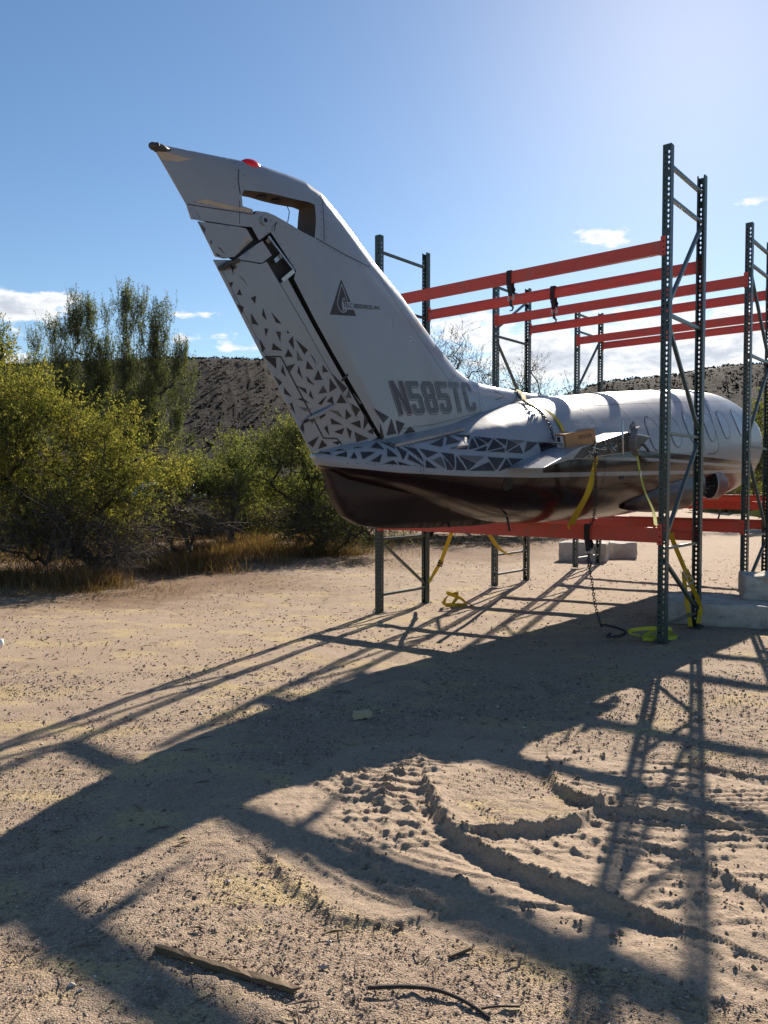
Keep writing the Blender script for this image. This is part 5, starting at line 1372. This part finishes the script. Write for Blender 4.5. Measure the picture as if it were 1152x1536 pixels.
# cardboard box on the pylon
bx = empty('cardboard_box', ac(-.50, .84, 1.925), R(20), 'brown cardboard box with white shipping label, lying tilted on the engine pylon', 'box')
bx.rotation_euler = (R(4), R(-11), R(18))
mb = MB(); mb.box(-.17, .17, -.09, .09, 0, .15); mb.build('carton', M['card'], bx, bevel=.004)
mb = MB(); mb.box(-.172, .172, -.093, -.003, .1515, .155); mb.box(-.172, .172, .003, .093, .1515, .156); mb.build('flap', M['card'], bx)
mb = MB(); mb.box(-.1725, -.1705, -.05, .075, .015, .135); mb.build('shipping_label', M['label'], bx)
mb = MB()
for y0, y1, z0, z1 in ((.0, .06, .085, .135), (-.04, .07, .06, .072), (-.04, .03, .04, .05), (-.04, .07, .027, .033)): mb.box(-.1745, -.1732, y0, y1 - .005, z0 - .006, z1 - .008)
mb.build('label_print', M['ink'], bx)
link('carton_lettering', text_mesh('VEVOR', 'carton_lettering', lambda u, v: (-.03 + .16 * u, -.0922, .075 + .04 * v), 1, 1), M['ink'], bx)
mb = MB(); mb.box(-.06, .0, -.03, .03, .157, .162); mb.build('packing_tape', M['label'], bx)


def sling(name, x, y, z, L, label, loops=True):
    """black webbing sling choked over a beam with a shackle at its end"""
    root = empty(name, rk(x, y, z), RACK_RZ, label, 'sling', None)
    mb = MB(); w = .055
    mb.ribbon([(0, -.010, -.16), (0, -.010, .004), (0, .0, .010), (0, .055, .010), (0, .066, .0), (0, .066, -.16)], (1, 0, 0), w, .006)
    mb.ribbon([(.0, -.010, -.16), (.008, .0, -.20), (.012, .012, -L)], (1, .05, 0), w * .9, .008); mb.ribbon([(0, .066, -.16), (.03, .05, -.20), (.02, .022, -L)], (1, .05, 0), w * .9, .006)
    mb.build('webbing', M['black'], root)
    mb = MB(); c = Vector((.016, .016, -L - .02)); rr = .042
    mb.tube([c + Vector((rr * math.cos(t) * .8, 0, rr * 1.2 * math.sin(t))) for t in np.linspace(-.35, math.pi + .35, 14)], .008, 7)
    mb.tube([c + Vector((-rr * 1.05, 0, -.02)), c + Vector((rr * 1.05, 0, -.02))], .010, 7); mb.build('shackle', M['steel'], root)
    mb = MB(); mb.tube([c + Vector((0, 0, -.01)), c + Vector((0, 0, -.06)), c + Vector((.0, .0, -.085))], [.012, .016, .02], 8)
    mb.tube([c + Vector((0, 0, -.085)), c + Vector((.03, 0, -.11)), c + Vector((.02, 0, -.14)), c + Vector((-.015, 0, -.145))], [.014, .012, .010, .006], 7); mb.build('hook', M['darksteel'], root)
    return root


SL = SLINGS
sling('lifting_sling', SL[0][0], .004, 3.93, .27, 'black sling with shackle hanging from the front beam at the top of the nearest rack')
sling('lifting_sling', SL[1][0], DEEP - .056, 3.955, .27, 'black sling with hook hanging from the rear beam at the top of the nearest rack')
sling('lifting_sling', SL[2][0], .004, 1.125, .27, 'black sling with shackle wrapped round the lower red beam of the nearest rack')


# ------------------------------------------------------------------ concrete blocks, timber, bits
def block(name, c, L, W, Hh, rz, seed, label, group=None, rx=0):
    bm = bmesh.new(); bmesh.ops.create_cube(bm, size=1)
    for v in bm.verts: v.co = Vector((v.co.x * L, v.co.y * W, v.co.z * Hh + Hh / 2))
    bmesh.ops.bevel(bm, geom=bm.edges[:], offset=.028, segments=2, affect='EDGES', profile=.6)
    for k in range(4): bmesh.ops.subdivide_edges(bm, edges=[e for e in bm.edges if e.calc_length() > .06], cuts=1, use_grid_fill=True)
    bmesh.ops.triangulate(bm, faces=bm.faces[:]); r_ = random.Random(seed); off = Vector((r_.random() * 50, 0, 0))
    from mathutils import noise
    for v in bm.verts:
        v.co += (Vector(noise.noise_vector(v.co * 2.2 + off)) * .032 + Vector(noise.noise_vector(v.co * 6 + off)) * .020 + Vector(noise.noise_vector(v.co * 17 + off)) * .008) * (1 if v.co.z > .02 else .3)
    me = bpy.data.meshes.new(name); bm.to_mesh(me); bm.free(); me.polygons.foreach_set('use_smooth', [True] * len(me.polygons))
    o = link(name, me, M['concrete']); o.location = c; o.rotation_euler = (rx, 0, rz); return tag(o, label, 'concrete block', group)


block('concrete_block', (4.40, 8.58, -.02), 2.4, .9, .25, R(-25), 81, 'long flat concrete slab lying on the ground behind the tall right rack frame')
block('concrete_block', (4.64, 8.80, .22), 1.0, .42, .30, R(-20), 82, 'grey concrete lump resting on top of the long slab')
block('concrete_block', (4.15, 15.9, -.02), .95, .7, .38, RACK_RZ + .3, 83, 'pale concrete block left of its neighbour, under the far rack beams')
block('concrete_block', (5.02, 16.5, -.02), .75, .6, .34, RACK_RZ + .5, 84, 'pale concrete block right of its neighbour, under the far rack beams')


def slat(name, a, b, w, h, label, mat, seed, cat='timber'):
    a = Vector(a); b = Vector(b); root_l = (b - a).length; mb = MB(); r = np.random.default_rng(seed); n = 14; vs = []; fs = []
    for i in range(n + 1):
        x = root_l * i / n
        for sy, sz in ((-1, 0), (1, 0), (1, 1), (-.75, 1)): vs.append((x + r.normal(0, .004) * (i in (0, n)) * 3, sy * w / 2 + r.normal(0, .0015), sz * h + r.normal(0, .0015)))
    for i in range(n):
        for k in range(4): fs.append((4 * i + k, 4 * i + (k + 1) % 4, 4 * i + 4 + (k + 1) % 4, 4 * i + 4 + k))
    fs += [(3, 2, 1, 0), (4 * n, 4 * n + 1, 4 * n + 2, 4 * n + 3)]; mb.add(vs, fs); o = mb.build(name, mat, None)
    o.location = a; o.rotation_euler = (0, 0, math.atan2(b.y - a.y, b.x - a.x)); return tag(o, label, cat)


slat('wood_stake', (-.75, 2.49, .012), (-.262, 2.275, .012), .022, .016, 'weathered brown wooden stake lying on the gravel in the foreground', M['wood'], 91)
slat('wood_block', (-.185, 5.06, .004), (-.085, 5.10, .004), .065, .035, 'small pale offcut of sawn wood on the shaded ground', M['pine'], 92)
mb = MB(); mb.tube(smooth_path([(-.05, 2.285, .022), (.06, 2.285, .026), (.15, 2.275, .024), (.22, 2.24, .022), (.27, 2.20, .018), (.305, 2.165, .012)], 5), [.0065] * 12 + [.006] * 10 + [.005] * 4, 7)
mb.tube(smooth_path([(.285, 2.195, .02), (.33, 2.205, .02), (.40, 2.21, .016)], 4), .0035, 6)
tag(mb.build('dead_branch', paint('charred_twig', (.045, .035, .03), .85, var=.4, scale=60, bump=.5), None, True), 'thin dark forked stick lying on gravel at the bottom edge', 'stick')
mb = MB(); mb.tube([(.215, 2.455, .012), (.285, 2.492, .016)], [.006, .007], 6); tag(mb.build('wood_chip', M['wood'], None), 'short dark wood chip on the gravel right of the stake', 'stick')
rr_ = np.random.default_rng(95)
mb = MB(); mb.tube([(-3.66, 7.25, .01), (-3.64, 7.25, .05), (-3.63, 7.26, .085)], [.03, .035, .015], 7); tag(mb.build('litter_scrap', M['label'], None, True), 'crumpled white scrap on the ground at the far left edge', 'litter')
# ------------------------------------------------------------------ trees and brush
def grow(base, centres, r, bark_r=.06, step=.28, wob=.25, seeds=3, pw=.47):
    """branches reach from the base to every leaf centre, sharing limbs on the way; returns tubes"""
    C = np.array(centres); base = np.array(base, float); C = C[np.argsort(np.linalg.norm(C - base, axis=1))]
    P = [base]; par = [-1]; leafn = []
    for c in C:
        A = np.array(P); d = np.linalg.norm(A - c, axis=1) + .55 * np.maximum(0, A[:, 2] - c[2] + .2)
        j = int(np.argmin(d)); L = np.linalg.norm(A[j] - c); k = max(1, int(L / step)); a = A[j]; prev = j
        bow = r.normal(0, wob * .5, 3) * L * .35; bow[2] = abs(bow[2]) * .8
        for i in range(1, k + 1):
            t = i / k; q = a + (c - a) * t + bow * math.sin(math.pi * t) + r.normal(0, .02 + wob * .05, 3) * (i < k)
            P.append(q); par.append(prev); prev = len(P) - 1
        leafn.append(prev)
    n = len(P); cnt = np.zeros(n)
    for q in leafn: cnt[q] += 1
    for i in range(n - 1, 0, -1): cnt[par[i]] += max(cnt[i], .5)
    P = np.array(P); par = np.array(par); rad = bark_r * (np.maximum(cnt, .6) / max(cnt[0], 1)) ** pw
    return P, par, rad


def tubes_np(A, B, ra, rb, n=5):
    d = B - A; L = np.linalg.norm(d, axis=1, keepdims=True) + 1e-9; d = d / L
    up = np.where(np.abs(d[:, 2:3]) < .9, np.array([[0, 0, 1.]]), np.array([[1., 0, 0]])); x = np.cross(d, up); x /= np.linalg.norm(x, axis=1, keepdims=True) + 1e-9; y = np.cross(x, d)
    w = 2 * np.pi * np.arange(n) / n; c, s = np.cos(w)[None, :, None], np.sin(w)[None, :, None]
    ring = x[:, None] * c + y[:, None] * s
    V = np.concatenate([A[:, None] + ring * ra[:, None, None], B[:, None] + ring * rb[:, None, None]], 1); m = len(A)
    k = np.arange(n); f = np.stack([k, (k + 1) % n, n + (k + 1) % n, n + k], -1); F = (f[None] + 2 * n * np.arange(m)[:, None, None]).reshape(-1, 4)
    return V.reshape(-1, 3), F


def merge(parts):
    V = []; F = []; o = 0
    for v, f in parts: V.append(v); F.append(f + o); o += len(v)
    return np.concatenate(V), np.concatenate(F)


def unit(v): return v / (np.linalg.norm(v, axis=-1, keepdims=True) + 1e-9)


def tree(name, base, centres, seed, label, cat='tree', leaf='leaf_mesquite', bark='bark', bark_r=.07, twigs=9, tl=.38, leaves=16, ls=(.030, .012), updir=.25, outward=.5, twig_r=.0028, group=None, wob=.25, droop=0, mid=None, spread=1.0, tint=(0, 1)):
    r = np.random.default_rng(seed); base = np.array(base, float); C = np.array(centres)
    root = empty(name, tuple(base), 0, label, cat, group)
    P, par, rad = grow(base, C, r, bark_r, wob=wob)
    i = np.arange(1, len(P)); parts = [tubes_np(P[par[i]] - base, P[i] - base, np.minimum(rad[par[i]], rad[i] * 1.35), rad[i], 6)]
    # twigs
    ctr = C.mean(0) if mid is None else np.array(mid); T0 = np.repeat(C, twigs, 0) + r.normal(0, .10 * spread, (len(C) * twigs, 3)); n = len(T0)
    d = unit(r.normal(0, 1, (n, 3)) + outward * unit(T0 - ctr) * 1.6 + np.array([0, 0, updir * 2]))
    L = tl * r.uniform(.5, 1.25, n)[:, None]; d2 = unit(d + r.normal(0, .35, (n, 3)) + np.array([0, 0, updir - droop]))
    T1 = T0 + d * L * .5; T2 = T1 + d2 * L * .5; tr = np.full(n, twig_r)
    parts += [tubes_np(T0 - base, T1 - base, tr, tr * .8, 3), tubes_np(T1 - base, T2 - base, tr * .8, tr * .4, 3)]
    V, F = merge([(v, f) for v, f in parts[:1]]); o1 = link('trunk', npmesh('trunk', V, [F], True), M[bark], root)
    V, F = merge(parts[1:]); o2 = link('twigs', npmesh('twigs', V, [F]), M[bark], root)
    if leaves:
        t = r.random((n, leaves, 1)) ** .8; pos = np.where(t < .5, T0[:, None] + (T1 - T0)[:, None] * t * 2, T1[:, None] + (T2 - T1)[:, None] * (t * 2 - 1)).reshape(-1, 3)
        m = len(pos); pos = pos + r.normal(0, ls[0] * .55, (m, 3)); ax = unit(np.repeat(d2, leaves, 0) * .8 + r.normal(0, .8, (m, 3))); sd_ = unit(np.cross(ax, r.normal(0, 1, (m, 3))))
        a = ls[0] * r.uniform(.5, 1.2, (m, 1)); b = ls[1] * r.uniform(.6, 1.2, (m, 1)); pos = pos - base
        V = np.stack([pos - ax * a, pos + sd_ * b, pos + ax * a, pos - sd_ * b], 1).reshape(-1, 3); F = np.arange(4 * m).reshape(-1, 4)
        cl = np.repeat(np.clip(r.normal(.5, .22, len(C)), 0, 1), twigs * leaves); tv = np.clip(tint[0] + (tint[1] - tint[0]) * (cl + r.normal(0, .16, m)), 0, 1)
        o3 = link('crown', npmesh('crown', V, [F], face_attrs=dict(tint=tv)), M[leaf], root)
    return root


def lobes(r, L, n, shell=.55):
    """leaf centres spread through several ellipsoids, denser near their surfaces"""
    vol = np.array([a[3] * a[4] * a[5] for a in L]); k = np.maximum(1, (n * vol / vol.sum()).astype(int)); o = []
    for (x, y, z, a, b, c), q in zip(L, k):
        d = unit(r.normal(0, 1, (q, 3))); rad = (shell + (1 - shell) * r.random((q, 1))) ** .8 * (1 + .22 * r.normal(0, 1, (q, 1)))
        o.append(np.array([x, y, z]) + d * rad * np.array([a, b, c]))
    C = np.concatenate(o); C = C[C[:, 2] > .25]; k = fbm(C[:, 0] + C[:, 1] * .7, C[:, 2] - C[:, 1] * .5, 2.1, 2, 131) > -.17; return C[k]


def px(p, q, Y):
    """a survey point of the photograph carried out to distance Y"""
    a = (p - 576) / 1154; b = (768 - q) / 1154; t = math.atan(41 / 1154); cy = math.cos(t) + b * math.sin(t); k = Y / cy
    return np.array([a * k, Y, CAM_H + k * (b * math.cos(t) - math.sin(t))])


def lob(Y, items, depth=.9):
    s = Y / 1154; o = []
    for p, q, rx_, rz_, *dy in items: c = px(p, q, Y + (dy[0] if dy else 0)); o.append((c[0], c[1], c[2], rx_ * s, max(rx_, rz_) * s * depth, rz_ * s))
    return o


r = np.random.default_rng(101)
C = lobes(r, lob(13, [(50, 655, 100, 72), (150, 655, 70, 50), (215, 715, 66, 60), (105, 740, 115, 60), (-50, 690, 120, 105), (20, 600, 55, 36), (255, 705, 40, 42, .6), (145, 705, 85, 62, 1.0), (108, 612, 34, 22), (60, 775, 90, 36), (170, 765, 70, 36, -.3), (240, 760, 45, 34, .2)]), 700, .35)
tree('mesquite_tree', (-4.75, 12.9, -.02), C, 102, 'big yellow-green mesquite at the left edge with bare dark branches beneath it', bark_r=.10, twigs=11, tl=.46, leaves=20, ls=(.027, .0105), updir=.12, wob=.4)
C = lobes(r, lob(16.5, [(292, 722, 44, 30), (262, 740, 34, 26), (335, 735, 36, 26)]), 150, .25)
tree('mesquite_tree', (-4.2, 16.6, 0), C, 117, 'small low mesquite screening the parked vehicle, left of the hill gap', leaf='leaf_green', bark_r=.05, twigs=9, tl=.36, leaves=15, ls=(.033, .012), updir=.1)
# bare tangle under and in front of it
C = lobes(r, lob(12.6, [(60, 800, 110, 70), (170, 800, 90, 55), (250, 790, 75, 50), (-30, 790, 90, 70), (110, 790, 120, 60), (200, 815, 70, 35)]), 400, .2)
tree('dead_brush', (-4.55, 12.45, -.02), C, 103, 'leafless grey-brown tangle of branches at the foot of the left mesquite', 'brush', leaf='leaf_dry', bark='bark_grey', bark_r=.06, twigs=9, tl=.55, leaves=1, ls=(.014, .007), updir=-.05, twig_r=.0042, wob=.6, droop=.2)
C = lobes(r, lob(15, [(275, 790, 65, 45), (330, 775, 55, 40), (230, 760, 60, 50)]), 170, .3)
tree('dead_brush', (-3.9, 15.1, -.02), C, 104, 'dark leafless brush between the left mesquite and the dry orange grass', 'brush', leaf='leaf_dry', bark='bark', bark_r=.04, twigs=9, tl=.5, leaves=1, ls=(.012, .006), updir=-.05, twig_r=.0042, wob=.6, droop=.2)
C = lobes(r, lob(20, [(60, 765, 90, 30), (170, 765, 80, 28), (260, 775, 60, 24), (390, 775, 70, 24), (330, 780, 60, 20)]), 300, .2)
tree('dead_brush', (-6.0, 20, 0), C, 116, 'brown low brush far under the crown of the left mesquite', 'brush', leaf='leaf_dry', bark='bark', bark_r=.05, twigs=9, tl=.6, leaves=5, ls=(.035, .014), updir=.1, twig_r=.006, wob=.5)
# upright plumes behind
def plumes(Y, items, q0, n):
    o = []; r_ = np.random.default_rng(105); s = Y / 1154
    for p, q, w in items:
        k = int(n * (q0 - q) / 180 * w / 17)
        for i in range(k):
            t = r_.random() ** .75; qq = q0 + 40 - (q0 + 40 - q - 10) * t; c = px(p + (168 - p) * .25 * (1 - t), qq, Y); ww = w * s * (1.05 - .82 * t)
            o.append(c + np.array([r_.normal(0, ww * .55), r_.normal(0, ww * .6), 0]))
    return np.array(o)
PL = plumes(24, [(48, 492, 16), (76, 484, 14), (110, 447, 20), (132, 455, 20), (92, 470, 12), (160, 462, 14), (190, 437, 22), (213, 447, 16), (236, 462, 18), (252, 446, 12), (272, 520, 22), (228, 520, 30), (150, 520, 34), (95, 530, 34), (190, 540, 34), (290, 560, 18), (30, 545, 26)], 640, 38)
tree('tall_shrub_tree', (-8.3, 24, 0), PL, 106, 'tall dark tree with upright feathery plumes rising behind the left mesquite', leaf='leaf_dark', bark='bark_grey', bark_r=.10, twigs=9, tl=.62, leaves=16, ls=(.046, .011), updir=1.6, outward=.0, twig_r=.004, wob=.12, spread=.8)
C = lobes(r, lob(19, [(325, 700, 48, 40), (365, 685, 42, 34), (300, 725, 46, 36), (350, 730, 56, 38)]), 300, .35)
tree('mesquite_tree', (-3.9, 19.2, 0), C, 107, 'mid-green mesquite over dry grass, between the left thicket and the tail fin', leaf='leaf_green', bark_r=.07, twigs=9, tl=.38, leaves=16, ls=(.034, .013), updir=.1)
C = lobes(r, lob(17.5, [(430, 680, 44, 46), (455, 715, 56, 52), (490, 745, 52, 44), (395, 722, 40, 34), (446, 648, 26, 18)]), 360, .35)
tree('mesquite_tree', (-1.7, 17.8, 0), C, 108, 'green mesquite directly behind the trailing edge of the tail fin', leaf='leaf_green', bark_r=.08, twigs=9, tl=.38, leaves=16, ls=(.033, .012), updir=.1)
C = lobes(r, lob(16.6, [(480, 790, 60, 40), (520, 770, 50, 45), (440, 785, 50, 30), (560, 775, 45, 40)]), 240, .3)
tree('dead_brush', (-1.2, 16.8, 0), C, 109, 'dark dense brush under the maroon tail cone', 'brush', leaf='leaf_green', bark='bark', bark_r=.05, twigs=9, tl=.5, leaves=5, ls=(.030, .012), updir=0, twig_r=.004, wob=.5, tint=(0, .5))
C = lobes(r, lob(23, [(600, 745, 70, 45), (680, 740, 80, 50), (760, 745, 70, 45), (830, 750, 50, 40)]), 340, .35)
tree('mesquite_tree', (1.4, 23.2, 0), C, 110, 'low green brush behind the fuselage, seen under its belly', leaf='leaf_green', bark_r=.08, twigs=8, tl=.55, leaves=13, ls=(.05, .02), updir=.0)
C = lobes(r, lob(27, [(690, 560, 52, 52), (665, 525, 24, 24), (720, 590, 60, 40), (700, 640, 80, 50)]), 210, .25)
tree('sparse_tree', (3.0, 27, 0), C, 111, 'thin-leaved tree against the clouds just right of the fin leading edge', leaf='leaf_dry', bark='bark', bark_r=.10, twigs=7, tl=.75, leaves=8, ls=(.035, .013), updir=.35, twig_r=.005, wob=.3, tint=(.2, 1))
C = lobes(r, lob(28, [(790, 575, 45, 34), (820, 600, 55, 30), (850, 590, 26, 16), (800, 640, 70, 45)]), 170, .25)
tree('sparse_tree', (5.6, 28, 0), C, 112, 'thin-leaved tree between the second and third rack posts above the fuselage', leaf='leaf_dry', bark='bark', bark_r=.09, twigs=7, tl=.75, leaves=8, ls=(.035, .013), updir=.35, twig_r=.005, wob=.3, tint=(.2, 1))
C = lobes(r, lob(30, [(1150, 660, 50, 55), (1190, 640, 60, 60), (1128, 700, 40, 40)]), 240, .35)
tree('mesquite_tree', (15.2, 30, 0), C, 113, 'green bush at the right edge behind the nose end of the fuselage', leaf='leaf_green', bark_r=.09, twigs=8, tl=.6, leaves=14, ls=(.06, .024), updir=.1)
C = lobes(r, lob(26, [(1060, 748, 36, 12), (1090, 745, 26, 14), (1030, 752, 26, 10)]), 90, .2)
tree('dry_bush', (11.2, 26, 0), C, 114, 'low dry bush under the nose end of the fuselage', 'bush', leaf='leaf_dry', bark='bark_grey', bark_r=.03, twigs=8, tl=.4, leaves=4, ls=(.025, .01), updir=.3, twig_r=.004)
C = lobes(r, lob(15, [(-12, 515, 26, 34), (-20, 560, 40, 40)]), 60, .3)
tree('mesquite_tree', (-8.0, 15, 0), C, 115, 'pale twiggy branch tip poking in at the far left edge above the mesquite', leaf='leaf_mesquite', bark_r=.08, twigs=9, tl=.45, leaves=14, ls=(.035, .014), updir=.4)


def blades(name, n, place, seed, h=(.12, .42), w=.004, mat='straw', lean=.5):
    q = np.random.default_rng(seed); x, y = place(q, n); n = len(x); z = base_h(x, y); H = q.uniform(*h, n) * (.5 + .5 * np.clip(fbm(x, y, 1.1, 3, seed) + .6, 0, 1.4)); a = q.uniform(0, 6.283, n); b = q.uniform(0, 6.283, n)
    lx, ly = np.cos(a) * H * lean * q.random(n), np.sin(a) * H * lean * q.random(n); sx, sy = np.cos(b) * w * (.6 + .05 * y), np.sin(b) * w * (.6 + .05 * y)
    V = np.stack([np.stack([x - sx, y - sy, z], -1), np.stack([x + sx, y + sy, z], -1), np.stack([x + lx * .4 + sx * .7, y + ly * .4 + sy * .7, z + H * .6], -1), np.stack([x + lx * .4 - sx * .7, y + ly * .4 - sy * .7, z + H * .6], -1), np.stack([x + lx, y + ly, z + H], -1)], 1).reshape(-1, 3)
    o = 5 * np.arange(n)[:, None]; F4 = o + np.array([[0, 1, 2, 3]]); F3 = o + np.array([[3, 2, 4]])
    tv = q.random(n); me = npmesh(name, V, [F4, F3], face_attrs=dict(tint=np.concatenate([tv, tv])))
    return tag(link(name, me, M[mat]), kind='stuff')


def patch_place(spots):
    def f(q, n):
        w = np.array([s[4] for s in spots]); k = q.choice(len(spots), n, p=w / w.sum()); S = np.array(spots)[k]; d = np.abs(q.normal(0, .55, n)); a = q.uniform(0, 6.283, n)
        x = S[:, 0] + S[:, 2] * d * np.cos(a); y = S[:, 1] + S[:, 3] * d * np.sin(a); keep = fbm(x, y, .8, 3, 77) > -.28; return x[keep], y[keep]
    return f


blades('dry_grass', 56000, patch_place([(-6.2, 12.2, 1.7, 1.2, 2), (-4.6, 11.9, .9, .6, .8), (-3.6, 14.6, 1.5, 1.6, 2), (-3.3, 17.4, 2.2, 1.7, 4), (-1.3, 16.9, 1.3, .9, 1.2), (-2.2, 20.5, 3.5, 2, 3), (-6.5, 16.5, 3, 2.5, 3), (-8, 23, 6, 3.5, 5)]), 121, h=(.05, .36), w=.0036, lean=.9)
blades('dry_grass', 8000, patch_place([(-4.4, 11.3, 1.7, .9, 3), (-5.2, 10.6, 1.2, .7, 1), (-1.6, 15.3, 2.2, 1.0, 1.5), (2.0, 20, 4, 2, 2)]), 122, h=(.02, .08), w=.0028, lean=1.6)
# pale vehicle glimpsed through the thicket
vh = empty('parked_vehicle', (-9.35, 35, 0), R(12), 'white vehicle with a reddish lower panel half hidden behind the thicket', 'vehicle')
body = [(-2.1, .45), (2.1, .45), (2.15, .75), (2.05, 1.02), (1.15, 1.10), (.62, 1.62), (-1.45, 1.66), (-2.05, 1.12), (-2.15, .8)]
mb = MB(); mb.prism(body, -.85, .85, lambda u, v, w: (u, w, v)); mb.build('body', paint('white_car_paint', (.75, .75, .74), .3, coat=.6), vh, bevel=.06)
mb = MB(); mb.prism([(-2.08, .46), (2.08, .46), (2.1, .70), (-2.1, .70)], -.865, -.852, lambda u, v, w: (u, w, v)); mb.build('lower_panel', paint('faded_red_panel', (.42, .22, .18), .5), vh)
mb = MB()
for q in ([(-1.35, 1.15), (-.45, 1.15), (-.45, 1.55), (-1.2, 1.55)], [(-.35, 1.15), (.95, 1.15), (.58, 1.54), (-.35, 1.55)]): mb.prism(q, -.862, -.851, lambda u, v, w: (u, w, v))
mb.build('side_window', M['dark'], vh)
for x in (-1.35, 1.35):
    for y in (-.72, .72):
        mb = MB(); mb.tube([(x, y - .1, .33), (x, y + .1, .33)], .33, 20); wv = mb.build('wheel', M['rubber'], vh); mb = MB(); mb.tube([(x, y - .115, .33), (x, y - .101, .33)], .19, 14); mb.build('rim', M['steel'], wv)
# a lone post on the far slope
tag(MB() and link('utility_post', (lambda m_: (m_.tube([(36.5, 75, -.2), (36.5, 75, 11.6)], .16, 8), m_.mesh('utility_post'))[1])(MB()), M['bark']), 'lone dark post standing before the right-hand hill above the fuselage', 'post')
